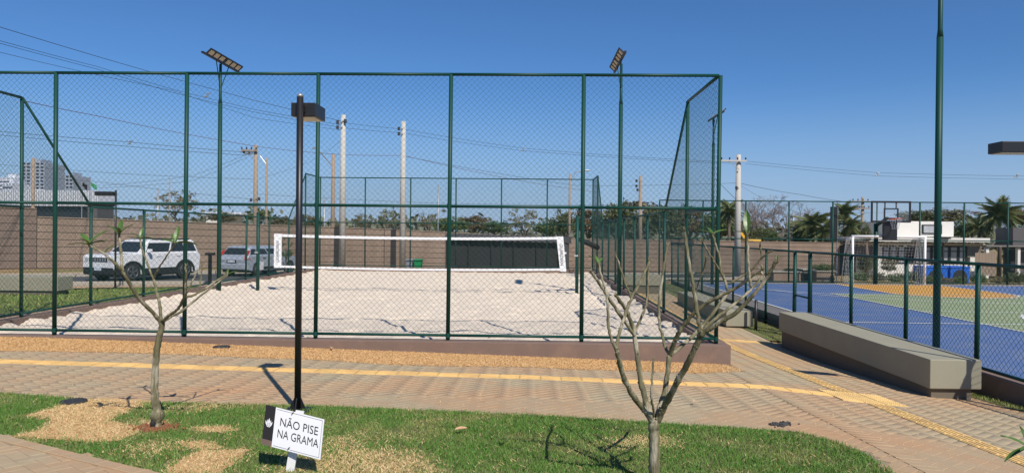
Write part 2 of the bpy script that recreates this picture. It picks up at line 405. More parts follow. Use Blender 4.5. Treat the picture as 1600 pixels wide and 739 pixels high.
lay([(c0.x + dv.x*(i+.5)*.2 - nv.x*.05, c0.y + dv.y*(i+.5)*.2 - nv.y*.05, atan2(dv.y, dv.x)) for i in range(nb)], corner, .030, 20)

# yellow tactile tiles
def tactile_mesh(kind):
    mb = MB(); mb.box(-.123,-.123,-.03,.123,.123,.0)
    if kind == 'bar':
        for k in range(4): mb.box(-.11, -.095+k*.057, 0, .11, -.068+k*.057, .005)
    else:
        for i in range(5):
            for j in range(5):
                x = -.096 + i*.048; y = -.096 + j*.048
                mb.add([(x-.013,y-.013,0),(x+.013,y-.013,0),(x+.013,y+.013,0),(x-.013,y+.013,0),(x-.007,y-.007,.005),(x+.007,y-.007,.005),(x+.007,y+.007,.005),(x-.007,y+.007,.005)],
                       [(4,5,6,7),(0,1,5,4),(1,2,6,5),(2,3,7,6),(3,0,4,7)])
    me = bpy.data.meshes.new('tactile_tile'); me.from_pydata(mb.v, [], mb.f); me.update(); me.materials.append(M['tactile']); return me
TB, TD = tactile_mesh('bar'), tactile_mesh('dome')
def tile(x, y, rz, me):
    o = bpy.data.objects.new('tactile_tile', me); COL.objects.link(o); o.parent = pathbed
    n = Vector((-(G(x+.2,y)-G(x-.2,y))/.4 + rnd.gauss(0,.006), -(G(x,y+.2)-G(x,y-.2))/.4, 1)).normalized()
    o.matrix_local = Matrix.Translation((x, y, G(x,y)+.009+rnd.uniform(-.001,.001))) @ Vector((0,0,1)).rotation_difference(n).to_matrix().to_4x4() @ Matrix.Rotation(rz + rnd.gauss(0,.008), 4, 'Z')
x = TX - .505
while x > -11.5: tile(x, TY + rnd.gauss(0,.004), 0, TB); x -= .25
y = 4.4
while y < 30:
    if abs(y - TY) > .36: tile(TX + rnd.gauss(0,.003), y, pi/2, TB)
    y += .25
for i in (-1,0,1):
    for j in (-1,0,1): tile(TX + i*.25, TY + j*.25, 0, TD)
for i in range(-1, 5): tile(TX + i*.25 + (.0 if i else 0), 15.0 + .26, 0, TD) if i else None
print('pavers done')

# ------------------------------------------------------------------ sand court
nxs, nys = 220, 380
xs = np.linspace(CX0+.1, CX1-.1, nxs); ys = np.linspace(CY0+.1, CY1-.1, nys)
XX, YY = np.meshgrid(xs, ys)
Z = np.full(XX.shape, -.13)
Z += .10*np.exp(-(YY-CY0)/.35) + 0.012*np.sin(XX*1.9+YY*.6)*np.sin(YY*1.3-XX*.4)
for _ in range(2600):
    cx, cy = rng.uniform(CX0, CX1), CY0 + 21*rng.random()**1.3; r = rng.uniform(.08, .22); d = rng.uniform(.008, .028)*(1 if rng.random() < .5 else -1)
    i0, i1 = np.searchsorted(xs, (cx-3*r, cx+3*r)); j0, j1 = np.searchsorted(ys, (cy-3*r, cy+3*r))
    q = ((XX[j0:j1,i0:i1]-cx)**2 + (YY[j0:j1,i0:i1]-cy)**2) / r**2
    Z[j0:j1,i0:i1] += d*np.exp(-q)*(1-.6*q)
NN = np.array([[noise.noise(Vector((x*3.1, y*3.1, 0))) for x in xs[::2]] for y in ys[::2]]).repeat(2,0).repeat(2,1)
Z += NN*(.02 + .13*np.exp(-(CX1-XX)/.7) + .07*np.exp(-(XX-CX0)/.5)) + .05*np.exp(-(CX1-XX)/.5)*np.clip(np.sin(YY*1.1)+.4, 0, 1) + .05*np.exp(-(XX-CX0)/.4)
Z += rng.normal(0, .0035, Z.shape)
Z[0,:] -= .03
Z = np.minimum(Z, -.005)
ii = (np.arange(nys-1)[:,None]*nxs + np.arange(nxs-1)[None]).ravel()
raw_mesh('sand', np.stack([XX, YY, Z], 2).reshape(-1,3), np.stack([ii, ii+1, ii+nxs+1, ii+nxs], 1), M['sand'], smooth=True)['kind'] = 'structure'

cu = empty('court_kerb', (-3.2, 10.9, -.3), 'low brown rendered kerb wall boxing in the pale sand court', 'kerb wall')
MB().box(CX0-.13, CY0-.17, -.75, CX1+.18, CY0+.10, -.005).build('kerb_wall', M['curb'], cu, bevel=.008)
MB().box(CX1-.10, CY0+.102, -1.0, CX1+.178, CY1+.13, .0).build('kerb_wall', M['curb'], cu, bevel=.008)
MB().box(CX0-.128, CY0+.102, -.75, CX0+.10, CY1+.13, .0).build('kerb_wall', M['curb'], cu, bevel=.008)
MB().box(CX0+.102, CY1-.10, -.9, CX1-.102, CY1+.128, .05).build('kerb_wall', M['curb'], cu, bevel=.008)

# ------------------------------------------------------------------ chain link fences
def clip_line(poly, a, b):          # the stretch of the line a-b inside a convex polygon
    t0, t1 = 0., 1.; dx, dy = b[0]-a[0], b[1]-a[1]; n = len(poly)
    ar = sum(poly[i][0]*poly[(i+1)%n][1]-poly[(i+1)%n][0]*poly[i][1] for i in range(n)); sg = 1 if ar > 0 else -1
    for i in range(n):
        p, q = poly[i], poly[(i+1)%n]; nx_, ny_ = -(q[1]-p[1])*sg, (q[0]-p[0])*sg
        da = (a[0]-p[0])*nx_ + (a[1]-p[1])*ny_; dd = dx*nx_ + dy*ny_
        if abs(dd) < 1e-9:
            if da < 0: return None
            continue
        t = -da/dd
        if dd > 0: t0 = max(t0, t)
        else: t1 = min(t1, t)
    if t1 - t0 < 1e-4: return None
    return (a[0]+dx*t0, a[1]+dy*t0), (a[0]+dx*t1, a[1]+dy*t1)
def mesh_panel(P, Q, poly, parent, pitch=.088, r=.0018, m=None, ratio=1.0):   # poly in (s, z), s along P->Q
    P = Vector((P[0], P[1], 0)); Q = Vector((Q[0], Q[1], 0)); d = (Q-P).normalized(); nrm = Vector((-d.y, d.x, 0))
    s0 = min(p[0] for p in poly); s1 = max(p[0] for p in poly); z0 = min(p[1] for p in poly); z1 = max(p[1] for p in poly); H = (z1-z0)
    V = []; F = []
    for sg in (1, -1):
        k = s0 - H/ratio - pitch; off = .002*sg
        while k < s1 + H/ratio + pitch:
            sl = clip_line(poly, (k, z0 if sg > 0 else z1), (k + H/ratio, z1 if sg > 0 else z0))
            k += pitch
            if not sl: continue
            b = len(V); (sa, za), (sb, zb) = sl; L = Vector((sb-sa, zb-za)).normalized(); pn = Vector((-L.y, L.x))
            for (s_, z_) in sl:
                for ang in (0, 2.094, 4.189):
                    ps = s_ + pn.x*r*cos(ang); pz = z_ + pn.y*r*cos(ang); w_ = P + d*ps + nrm*(r*sin(ang) + off)
                    V.append((w_.x, w_.y, pz))
            F += [(b, b+1, b+4, b+3), (b+1, b+2, b+5, b+4), (b+2, b, b+3, b+5)]
    o = wloc(parent); V = np.array(V) - np.array(o[:])
    return raw_mesh('chain_link_mesh', V, F, m or M['wire'], parent=parent)
def fence(name, label, pts, zb, tops, mids=(), bot=.07, pr=.032, rr=.024, pitch=.088, cat='fence', group=None, last=True, botrail=True, r=.0018, zbm=None):
    root = empty(name, (pts[0][0], pts[0][1], zb[0]), label, cat, group)
    n = len(pts)
    for i in range(n if last else n-1):
        MB().tube([(pts[i][0], pts[i][1], zb[i]), (pts[i][0]+rnd.gauss(0,.012), pts[i][1], tops[i])], pr, 12).build('post', M['green'], root, smooth=True)
        if tops[i] > 2 and pr < .034:
            for mz in list(mids) + [zb[i]+bot]: MB().tube([(pts[i][0], pts[i][1], mz-.035), (pts[i][0], pts[i][1], mz+.035)], pr*1.13, 12).build('weld_collar', M['green'], root)
    for i in range(n-1):
        p, q = Vector(pts[i] + (0,)), Vector(pts[i+1] + (0,)); L = (q-p).length; d = (q-p)/L
        a = lambda z: p + Vector((0,0,z)); b = lambda z: q + Vector((0,0,z))
        MB().tube([a(tops[i]), b(tops[i+1])], rr, 10).build('top_rail', M['green'], root, smooth=True)
        if botrail: MB().tube([a(zb[i]+bot), b(zb[i+1]+bot)], rr*.9, 10).build('bottom_rail', M['green'], root, smooth=True)
        for mz in mids:
            if mz < min(tops[i], tops[i+1]) - .15: MB().tube([a(mz), b(mz)], rr, 10).build('middle_rail', M['green'], root, smooth=True)
        e = pr
        zz = zb if zbm is None else zbm
        mesh_panel(p, q, [(e, zz[i]+bot), (L-e, zz[i+1]+bot), (L-e, tops[i+1]-rr), (e, tops[i]-rr)], root, pitch, r)
    return root
HT, HM = 4.07, 2.05
fx = [CX0 + (CX1-CX0)/6*i for i in range(7)]
fence('chain_link_fence', 'tall green chain-link fence along the paved path, nearest side of the sand court', [(x, CY0) for x in fx], [0]*7, [HT]*7, (HM,))
ns = 10; fy = [CY0 + (CY1-CY0)/ns*i for i in range(ns+1)]
tp = [HT, HT] + [HM+.07]*(ns-3) + [HT, HT]
fence('chain_link_fence', 'green chain-link side fence of the sand court facing the road and parked cars', [(CX0, y) for y in fy[1:-1]], [0]*(ns-1), tp[1:-1], (HM,))
fence('chain_link_fence', 'green chain-link side fence of the sand court beside the concrete benches', [(CX1, y) for y in fy[1:-1]], [0]*(ns-1), tp[1:-1], (HM,))
for sx, lab in ((CX0, 'tall return bay of green mesh at the near road-side corner of the sand court'), (CX1, 'tall return bay of green mesh at the near bench-side corner of the sand court')):
    r_ = empty('fence_bay', (sx, CY0, 0), lab, 'fence')
    for z, nm in ((HT-.003, 'top_rail'), (HM-.003, 'middle_rail'), (.07, 'bottom_rail')): MB().tube([(sx, CY0+.02, z), (sx, fy[1]-.03, z)], .026, 10).build(nm, M['green'], r_, smooth=True)
    mesh_panel((sx, CY0), (sx, fy[1]), [(.04, .07), (2.0, .07), (2.0, HT-.03), (.04, HT-.03)], r_)
for sx, lab in ((CX0, 'tall return bay of green mesh at the far road-side corner of the sand court'), (CX1, 'tall return bay of green mesh at the far bench-side corner of the sand court')):
    r_ = empty('fence_bay', (sx, CY1, 0), lab, 'fence')
    for z, nm in ((HT-.003, 'top_rail'), (HM-.003, 'middle_rail'), (.07, 'bottom_rail')): MB().tube([(sx, CY1-.02, z), (sx, fy[-2]+.03, z)], .026, 10).build(nm, M['green'], r_, smooth=True)
    mesh_panel((sx, fy[-2]), (sx, CY1), [(.04, .07), (2.0, .07), (2.0, HT-.03), (.04, HT-.03)], r_)
fence('chain_link_fence', 'tall green chain-link fence behind the net, far side of the sand court', [(x, CY1) for x in fx], [0.05]*7, [HT]*7, (HM,))
print('fences done')

# ------------------------------------------------------------------ net, net posts
NY = 20.8; NX0, NX1 = -7.98, 1.42
for nxp, lab in ((NX0, 'green steel net post at the road end of the white-edged net'), (NX1, 'green steel net post at the bench end of the white-edged net')):
    t = empty('net_post', (nxp, NY, -.2), lab, 'net post', 'posts holding the beach net')
    MB().tube([(nxp, NY, -.3), (nxp, NY, 2.15)], .05, 14).build('post', M['green'], t, smooth=True)
    MB().tube([(nxp, NY, 2.15), (nxp, NY, 2.18)], .053, 14).build('cap', M['green'], t, smooth=True)
    s = 1 if nxp < 0 else -1
    MB().tube([(nxp-.08, NY-.05, 1.0), (nxp+.02, NY-.05, 1.0)], .03, 10).build('winch', M['steel'], t)
nr = empty('beach_net', (-3.2, NY, 0), 'beach tennis net with white border bands stretched across the sand court', 'net')
sag = lambda x: -.05*(1-((x+3.2)/4.2)**2)
nx0, nx1 = -7.47, .98; zt, zbn = 1.55, .57
def strip(mb, z0, z1, x0, x1, n=16, th=.008):
    for i in range(n):
        a = x0+(x1-x0)*i/n; b = x0+(x1-x0)*(i+1)/n
        mb.add([(a,NY-th,z0+sag(a)),(b,NY-th,z0+sag(b)),(b,NY+th,z0+sag(b)),(a,NY+th,z0+sag(a)),(a,NY-th,z1+sag(a)),(b,NY-th,z1+sag(b)),(b,NY+th,z1+sag(b)),(a,NY+th,z1+sag(a))],
               [(3,2,1,0),(4,5,6,7),(0,1,5,4),(2,3,7,6)])
m = MB(); strip(m, zt-.075, zt, nx0, nx1); m.build('top_band', M['netband'], nr)
m = MB(); strip(m, zbn, zbn+.06, nx0, nx1); m.build('bottom_band', M['netband'], nr)
bandL = MB().box(nx0-.03, NY-.014, zbn-.01, nx0+.19, NY+.014, zt+.01).build('side_band', M['netband'], nr)
bandR = MB().add([(nx1-.17, NY-.014, zt+.01), (nx1+.03, NY-.014, zt+.01), (nx1+.13, NY-.014, zbn-.03), (nx1-.05, NY-.014, zbn-.03),
          (nx1-.17, NY+.014, zt+.01), (nx1+.03, NY+.014, zt+.01), (nx1+.13, NY+.014, zbn-.03), (nx1-.05, NY+.014, zbn-.03)],
         [(0,1,2,3),(7,6,5,4),(0,4,5,1),(1,5,6,2),(2,6,7,3),(3,7,4,0)]).build('side_band', M['netband'], nr)
m = MB(); x = nx0 + .25
while x < nx1-.1: m.tube([(x, NY, zbn+.03+sag(x)), (x, NY, zt-.05+sag(x))], .0016, 3, False); x += .05
for k in range(1, 18):
    z = zbn + .03 + k*.05; m.tube([(nx0+.19+(nx1-nx0-.3)*i/12, NY, z+sag(nx0+.19+(nx1-nx0-.3)*i/12)) for i in range(13)], .0016, 3, False)
m.build('net_mesh', M['net'], nr)
for a, b in (((nx0, NY, zt-.03), (NX0, NY-.05, zt+.25)), ((nx0, NY, zbn+.03), (NX0, NY-.05, zbn-.12)), ((nx1, NY, zt-.02), (NX1, NY-.05, zt+.22)), ((nx1+.1, NY, zbn), (NX1, NY-.05, zbn-.15))):
    MB().tube([a, b], .006, 5).build('rope', M['cable'], nr)

def text_mesh(body, size, off=0.0, space=1.0):
    cu_ = bpy.data.curves.new('t', 'FONT'); cu_.body = body; cu_.size = size; cu_.offset = off; cu_.align_x = 'CENTER'; cu_.align_y = 'CENTER'
    cu_.extrude = 0; cu_.resolution_u = 3; cu_.space_character = space
    o = bpy.data.objects.new('t', cu_); COL.objects.link(o); bpy.context.view_layer.update()
    me = bpy.data.meshes.new_from_object(o.evaluated_get(bpy.context.evaluated_depsgraph_get()))
    bpy.data.objects.remove(o); bpy.data.curves.remove(cu_); return me
def put_text(body, size, org, ex, ez, matl, parent, off=0., space=1., fit=None, name='lettering'):
    me = text_mesh(body, size, off, space)
    vs = [v.co.copy() for v in me.vertices]; w0 = max(v.x for v in vs)-min(v.x for v in vs); k = fit/w0 if fit else 1
    o = wloc(parent)
    for v in me.vertices:
        v.co = Vector(org) + Vector(ex)*(v.co.x*k) + Vector(ez)*(v.co.y) - o
    me.name = name; return link(name, me, parent, matl)
M['ink'] = mat('sign_ink', (.03,.03,.035), .6)
put_text('GUARDIAN', .13, (nx0+.08, NY-.019, 1.03), (0,0,1), (-1,0,0), M['ink'], nr, fit=.62)
put_text('GUARDIAN', .13, (nx1-.02, NY-.019, 1.03), (.06,0,-1), (1,0,0), M['ink'], nr, fit=.62)

# rolled dark net between net post and side fence
t = MB(); t.tube([at(905, 374, 21.0), at(920, 380, 21.2), at(934, 387, 21.5)], [.07,.09,.08], 8)
tag(t.build('rolled_net', M['shed'], smooth=True), 'black rolled-up net tied between net post and side fence', 'rolled net')
tag(MB().box(-9.49, 24.6, .25, -9.46, 25.2, .55).build('small_sign', M['signw']), 'small blank white board tied low on the road-side mesh fence', 'sign')

# ------------------------------------------------------------------ court light poles with LED heads
def light_pole(x, y, z0, side, label, ztop=6.5):
    t = empty('floodlight_pole', (x, y, z0), label, 'light pole', 'floodlight poles around the courts')
    MB().tube([(x,y,z0), (x,y,5.35)], [.064,.058], 16).build('lower_pole', M['green'], t, smooth=True)
    MB().tube([(x,y,5.35), (x,y,5.5), (x,y,ztop)], [.058,.042,.038], 16).build('upper_pole', M['green'], t, smooth=True)
    hx = x + side*.06
    bar = MB().bar((hx, y-1.3, ztop+.02), (hx, y+1.15, ztop+.02), .06, .05).build('crossbar', M['black'], t)
    MB().tube([(x,y,ztop-.75), (hx,y-.42,ztop)], .014, 6).build('brace', M['green'], t)
    MB().tube([(x,y,ztop-.75), (hx,y+.42,ztop)], .014, 6).build('brace', M['green'], t)
    for g in (0, 1):
        y0 = y - 1.05 + g*1.12
        h = MB()
        dx, dz = side*.14, .13
        fr = MB()
        for k in range(4): fr.bar((hx, y0+k*.34, ztop+.04), (hx+dx, y0+k*.34, ztop+.04+dz), .03, .04)
        fr.bar((hx+dx, y0-.025, ztop+.04+dz), (hx+dx, y0+1.045, ztop+.04+dz), .03, .04); fr.bar((hx, y0-.025, ztop+.04), (hx, y0+1.045, ztop+.04), .05, .05)
        fo = fr.build('floodlight_frame', M['black'], t)
        for k in range(3):
            a = y0 + k*.34 + .03; b = a + .28
            nx_, nz_ = -side*.707*.012*-1, -.012
            led = MB().add([(hx+side*.02, a, ztop+.045), (hx+side*.02, b, ztop+.045), (hx+dx*.95, b, ztop+.04+dz*.95), (hx+dx*.95, a, ztop+.04+dz*.95),
                            (hx+side*.02-side*.02, a, ztop+.065), (hx+side*.02-side*.02, b, ztop+.065), (hx+dx*.95-side*.02, b, ztop+.06+dz*.95), (hx+dx*.95-side*.02, a, ztop+.06+dz*.95)],
                           [(0,1,2,3),(7,6,5,4),(0,4,5,1),(1,5,6,2),(2,6,7,3),(3,7,4,0)])
            led.build('led_module', M['led'], fo)
light_pole(-9.05, 20.6, -.2, 1, 'green floodlight pole rising from the sand near the parked silver car')
light_pole(2.6, 20.4, -.2, -1, 'green floodlight pole at the sand edge beside the bench-side fence')
light_pole(7.6, 13.4, -.42, 1, 'thick green floodlight pole standing on the blue court behind the nearest bench', 6.95)
light_pole(7.6, 29.6, -.42, 1, 'most distant green floodlight pole, far corner of the blue court')

# black lamp posts
def lamp_post(x, y, z0, ztop, hx0, hx1, hy0, hy1, label):
    t = empty('street_lamp', (x, y, z0), label, 'lamp post', 'black square-head lamp posts')
    MB().tube([(x,y,z0), (x,y,ztop)], .030, 14).build('pole', M['black'], t, smooth=True)
    MB().tube([(x,y,ztop), (x,y,ztop+.02), (x,y,ztop+.035)], [.029,.029,.01], 14).build('cap', M['steel'], t, smooth=True)
    MB().mbox(Matrix.Translation((x,y,z0+.006)), .22,.22,.012).build('base_plate', M['black'], t)
    for a in range(4):
        dx, dy = cos(a*pi/2), sin(a*pi/2)
        g_ = MB(); px_, py_ = -dy*.005, dx*.005
        g_.add([(x+dx*.03+px_,y+dy*.03+py_,z0+.012),(x+dx*.078+px_,y+dy*.078+py_,z0+.012),(x+dx*.03+px_,y+dy*.03+py_,z0+.12),(x+dx*.03-px_,y+dy*.03-py_,z0+.012),(x+dx*.078-px_,y+dy*.078-py_,z0+.012),(x+dx*.03-px_,y+dy*.03-py_,z0+.12)],
               [(0,1,2),(5,4,3),(0,3,4,1),(1,4,5,2),(2,5,3,0)])
        g_.build('gusset', M['black'], t)
    zt_ = ztop - .04; zb_ = zt_ - .125
    h = MB().box(hx0, hy0, zb_, hx1, hy1, zt_).build('lamp_head', M['black'], t, bevel=.006)
    MB().box(hx0+.02, hy0+.02, zb_-.006, hx1-.02, hy1-.02, zb_-.001).build('lens', M['lens'], h)
    MB().bar((x, y, (zt_+zb_)/2), (min(max(x,hx0),hx1)+.001, min(max(y,hy0),hy1)+.001, (zt_+zb_)/2), .06, .06).build('bracket', M['black'], t)
b1 = ong(465, 641)
lamp_post(b1.x, b1.y, b1.z, 2.87, -2.20, -1.97, b1.y+.05, b1.y+.36, 'black lamp post standing on the turf edge behind the notice board')
lamp_post(6.13, 8.45, G(6.05, 8.45), 2.80, 5.44, 6.04, 8.32, 8.58, 'black lamp post at the right edge, its box head over the nearest bench')
b2 = at(180, 453, 21.8)
lamp_post(b2.x, b2.y, G(b2.x, b2.y)-.02, 2.85, b2.x-.6, b2.x-.05, b2.y-.12, b2.y+.12, 'distant black lamp post on the verge in front of the white car')
t = empty('bollard_light', (0,0,0), 'short black bollard light between the two parked cars', 'bollard')
b3 = at(328, 441, 25.5); t.location = (b3.x, b3.y, G(b3.x,b3.y))
MB().box(b3.x-.05, b3.y-.05, t.location.z-.05, b3.x+.05, b3.y+.05, .75).build('post', M['black'], t, bevel=.005)
MB().box(b3.x-.16, b3.y-.08, .75, b3.x+.16, b3.y+.08, .83).build('lamp_head', M['black'], t, bevel=.005)

# ------------------------------------------------------------------ notice board
TLs, TRs, BLs, BRs = at(431,636,4.64), at(507,654.5,4.56), at(424.5,697,4.58), at(500,718,4.50)
ex = (TRs-TLs + BRs-BLs)/2; ez = (TLs-BLs + TRs-BRs)/2; cb = (TLs+TRs+BLs+BRs)/4
nb_ = ex.cross(ez).normalized()
if nb_.y > 0: nb_ = -nb_
sg = empty('notice_board', (cb.x, cb.y, G(cb.x, cb.y)), 'white and black board reading NÃO PISE NA GRAMA on a white stake', 'sign')
def board(u0, u1, v0, v1, d0, d1, name, m, parent):
    P = lambda u, v, d: cb + ex*u + ez*v + nb_*d
    return MB().add([P(u0,v0,d0),P(u1,v0,d0),P(u1,v1,d0),P(u0,v1,d0),P(u0,v0,d1),P(u1,v0,d1),P(u1,v1,d1),P(u0,v1,d1)],
                    [(3,2,1,0),(4,5,6,7),(0,1,5,4),(1,2,6,5),(2,3,7,6),(3,0,4,7)]).build(name, m, parent)
bp = board(-.5,.5,-.5,.5,-.004,.0,'board', M['signw'], sg)
board(-.71,-.5005,-.36,.5,-.004,.0005,'emblem_strip', M['signb'], sg)
board(-.71,-.5005,-.5,-.3605,-.004,.0005,'colour_strip', M['signbr'], sg)
for u0,u1,v0,v1 in ((-.47,.47,.455,.462),(-.47,.47,-.462,-.455),(.465,.47,-.455,.455)): board(u0,u1,v0,v1,.0003,.0012,'border_line', M['ink'], bp)
put_text('NÃO PISE', .40, cb + ex*.01 + ez*.16 + nb_*.002, ex, ez*.74, M['ink'], bp, off=.0, fit=.78)
put_text('NA GRAMA', .40, cb + ex*.01 + ez*-.14 + nb_*.002, ex, ez*.74, M['ink'], bp, off=.0, fit=.84)
P = lambda u, v, d=.003: cb + ex*u + ez*v + nb_*d
em = MB()
for k, (tu, tv, wv) in enumerate(((-.678,.12,.02), (-.605,.19,.03), (-.532,.12,.02), (-.645,.15,.018), (-.565,.15,.018))):
    bu, bv = -.605 + (tu+.605)*.25, -.04
    em.add([P(bu-.008,bv), P((bu+tu)/2 - wv, (bv+tv)/2), P(tu,tv), P((bu+tu)/2 + wv, (bv+tv)/2), P(bu+.008,bv)], [(0,1,2,3,4)])
em.build('emblem', M['netband'], bp)
stk = MB(); s0 = cb + ez*.56 + ex*-.02 - nb_*.012; s1 = at(449, 748, 4.58); s1.z = G(s1.x, s1.y) - .1
stk.bar(s0, s1, .055, .012, up=(0,1,0)); stk.build('stake', M['white'], sg)
for v in (.44, -.44):
    MB().tube([P(-.16,v-.03,.004), P(-.14,v+.02,.010), P(-.12,v+.05,.004)], .0025, 5).build('wire_tie', M['cable'], sg)

# ------------------------------------------------------------------ benches
def bench(x0, x1, y0, y1, ztop, label, th=.38, inset=.045):
    t = empty('concrete_bench', ((x0+x1)/2, (y0+y1)/2, G((x0+x1)/2, (y0+y1)/2)), label, 'bench', 'long concrete benches')
    MB().box(x0, y0, ztop-th, x1, y1, ztop).build('seat', M['bench'], t, bevel=.012)
    MB().box(x0+inset, y0+.05, ztop-1.1, x1-.10, y1-.05, ztop-th-.001).build('base', M['benchbase'], t)
bench(5.20, 5.86, 9.3, 14.85, .07, 'nearest long olive-grey concrete bench on the pavers beside the blue court')
bench(4.85, 5.5, 17.5, 23.2, -.2, 'second olive-grey concrete bench, beyond the nearest one along the side path')
bench(3.3, 4.9, 26.2, 26.85, .15, 'short grey bench placed crosswise at the far end of the side path')
bench(-17.5, -12.7, 18.9, 19.55, .34, 'grey concrete bench on the verge outside the road-side fence')

# ------------------------------------------------------------------ blue sports court
CZ = -.4
MB().box(6.46, 1, -1.2, 24.3, 31.3, CZ).build('sports_court', M['apron'])['kind'] = 'structure'
court = bpy.data.objects['sports_court']
def sheet(name, poly, z, m):
    mb = MB(); n = len(poly); mb.add([(x,y,z) for x,y in poly], [tuple(range(n))]); o = mb.build(name, m, court); return o
sheet('blue_paint', [(7.1,3.5),(23.4,3.5),(23.4,30.5),(7.1,30.5)], CZ+.004, M['blue'])
sheet('green_paint', [(10.75,7.5),(19.75,7.5),(19.75,25.5),(10.75,25.5)], CZ+.008, M['cgreen'])
key = [(13.0,30.45),(13.0,26.2)] + [(15.2-2.2*cos(a), 26.2-2.0*sin(a)) for a in [pi*i/24 for i in range(1,24)]] + [(17.4,26.2),(17.4,30.45)]
sheet('orange_paint', key, CZ+.012, M['orange'])
def stroke(pts, wd, z, name='court_line'):
    mb = MB(); n = len(pts)
    L_ = []; R_ = []
    for i in range(n):
        d = Vector(pts[min(i+1,n-1)]) - Vector(pts[max(i-1,0)]); d.normalize(); nn = Vector((-d.y, d.x))*wd/2; p = Vector(pts[i]); L_.append(p+nn); R_.append(p-nn)
    mb.add([(p.x,p.y,z) for p in L_] + [(p.x,p.y,z) for p in R_], [(i,i+1,n+i+1,n+i) for i in range(n-1)]); mb.build(name, M['line'], court)
zl = CZ + .016
stroke([(7.13,3.5),(7.13,30.5)], .08, zl); stroke([(23.3,3.5),(23.3,30.5)], .08, zl); stroke([(7.18,30.46),(23.26,30.46)], .08, zl+.002)
stroke([(7.18,17),(23.26,17)], .08, zl+.002)
for p, q in (((10.75,7.5),(10.75,25.5)), ((19.75,7.5),(19.75,25.5)), ((10.8,25.5),(19.7,25.5)), ((10.8,19.7),(19.7,19.7)), ((10.8,7.5),(19.7,7.5))): stroke([p,q], .06, zl+.004)
stroke([(15.25+3*cos(a),17+3*sin(a)) for a in [2*pi*i/48 for i in range(49)]], .08, zl+.006)
stroke([(13.7-6*cos(a),30.4-6*sin(a)) for a in [pi/2*i/20 for i in range(21)]] + [(16.7+6*sin(a),30.4-6*cos(a)) for a in [pi/2*i/20 for i in range(21)]], .08, zl+.008)
stroke(key, .06, zl+.010)
stroke([(15.2+6.6*cos(a),28.9-6.6*sin(a)) for a in [pi*i/40 for i in range(41)]], .06, zl+.012)

kb = MB().box(6.22, 1.0, -.95, 6.44, 14.6, -.20).build('court_kerb', M['curb'], bevel=.01)
tag(kb, 'dark brown kerb at the foot of the low fence round the blue court', 'kerb wall')
kb = MB().box(6.30, 14.62, -1.1, 6.44, 31.2, -.36).build('court_kerb', M['apron'], bevel=.01)
tag(kb, 'grey concrete edge of the raised blue court behind the low fence', 'kerb wall')

# low fence with its gate
FX = 6.27
ly = [8.0+.1, 10.07, 11.94, 13.94, 15.9]
zb_ = lambda y: -.2 if y < 14.6 else G(FX, y)
fence('low_fence', 'low green mesh fence behind the nearest bench, edge of the blue court', [(FX, y) for y in [2.0, 4.05, 6.1]+ly], [-.2]*7+[G(FX,15.9)], [1.28]*8, bot=.05, pr=.033, rr=.025, pitch=.092, r=.0025)
g = empty('mesh_gate', (FX, 16.4, -.6), 'narrow gate between two thick green posts in the low fence', 'gate')
for y in (15.98, 16.87): MB().tube([(FX,y,G(FX,y)), (FX,y,1.25)], .042, 12).build('post', M['green'], g, smooth=True)
MB().tube([(FX,16.0,1.28),(FX,16.85,1.28)], .028, 10).build('top_rail', M['green'], g, smooth=True)
MB().tube([(FX,16.03,.26),(FX,16.82,.26)], .02, 10).build('latch_rail', M['green'], g, smooth=True)
mesh_panel((FX,16.0),(FX,16.85), [(.05,-.55),(.8,-.55),(.8,1.2),(.05,1.2)], g, .085, .002)
ly2 = [16.93, 18.9, 20.6, 21.9, 23.7, 25.8, 27.9, 29.9, 31.2]
fence('low_fence', 'low green mesh fence running from the gate to the far corner of the blue court', [(FX, y) for y in ly2], [G(FX,y) for y in ly2], [1.28]*len(ly2), bot=.08, pr=.033, rr=.025, pitch=.092, r=.0025)
p_ = at(1181, 505, 17.2); tag(MB().tube([(p_.x,p_.y,-.7),(p_.x,p_.y,.1)], .035, 10).build('short_post', M['black'], smooth=True), 'short black post standing in the dry strip left of the gate', 'post')

# tall fence at the back of the blue court
bxs = [15.14 + 1.88*k for k in range(-5, 6)]
fence('tall_fence', 'tall green chain-link fence behind the goal and basketball hoop', [(x, 31.35) for x in bxs], [CZ-.05]*11, [3.15]*11, (1.5,), bot=.1, pr=.035, rr=.024, pitch=.09, r=.0018)

# goal
g = empty('football_goal', (15.27, 30.5, CZ), 'white football goal with net at the far end of the blue court', 'goal')
gx0, gx1, gy = 13.75, 16.78, 30.5
for x in (gx0, gx1):
    MB().tube([(x,gy,CZ),(x,gy,CZ+2.05)], .05, 12).build('goal_post', M['white'], g, smooth=True)
    s = -.02
    MB().tube([(x,gy,CZ+2.05),(x-.03,gy+.55,CZ+1.95),(x-.03,gy+1.0,CZ+.04)], .022, 8).build('net_support', M['white'], g, smooth=True)
    MB().tube([(x,gy,CZ+.04),(x-.03,gy+1.0,CZ+.04)], .02, 8).build('ground_bar', M['white'], g, smooth=True)
MB().tube([(gx0-.05,gy,CZ+2.05),(gx1+.05,gy,CZ+2.05)], .05, 12).build('crossbar', M['white'], g, smooth=True)
MB().tube([(gx0-.03,gy+1.0,CZ+.04),(gx1-.03,gy+1.0,CZ+.04)], .02, 8).build('ground_bar', M['white'], g, smooth=True)
m = MB(); prof = [(gy,CZ+2.03),(gy+.55,CZ+1.93),(gy+.75,CZ+1.2),(gy+1.0,CZ+.06)]
x = gx0
while x < gx1: m.tube([(x,a,b) for a,b in prof], .0026, 3, False); x += .13
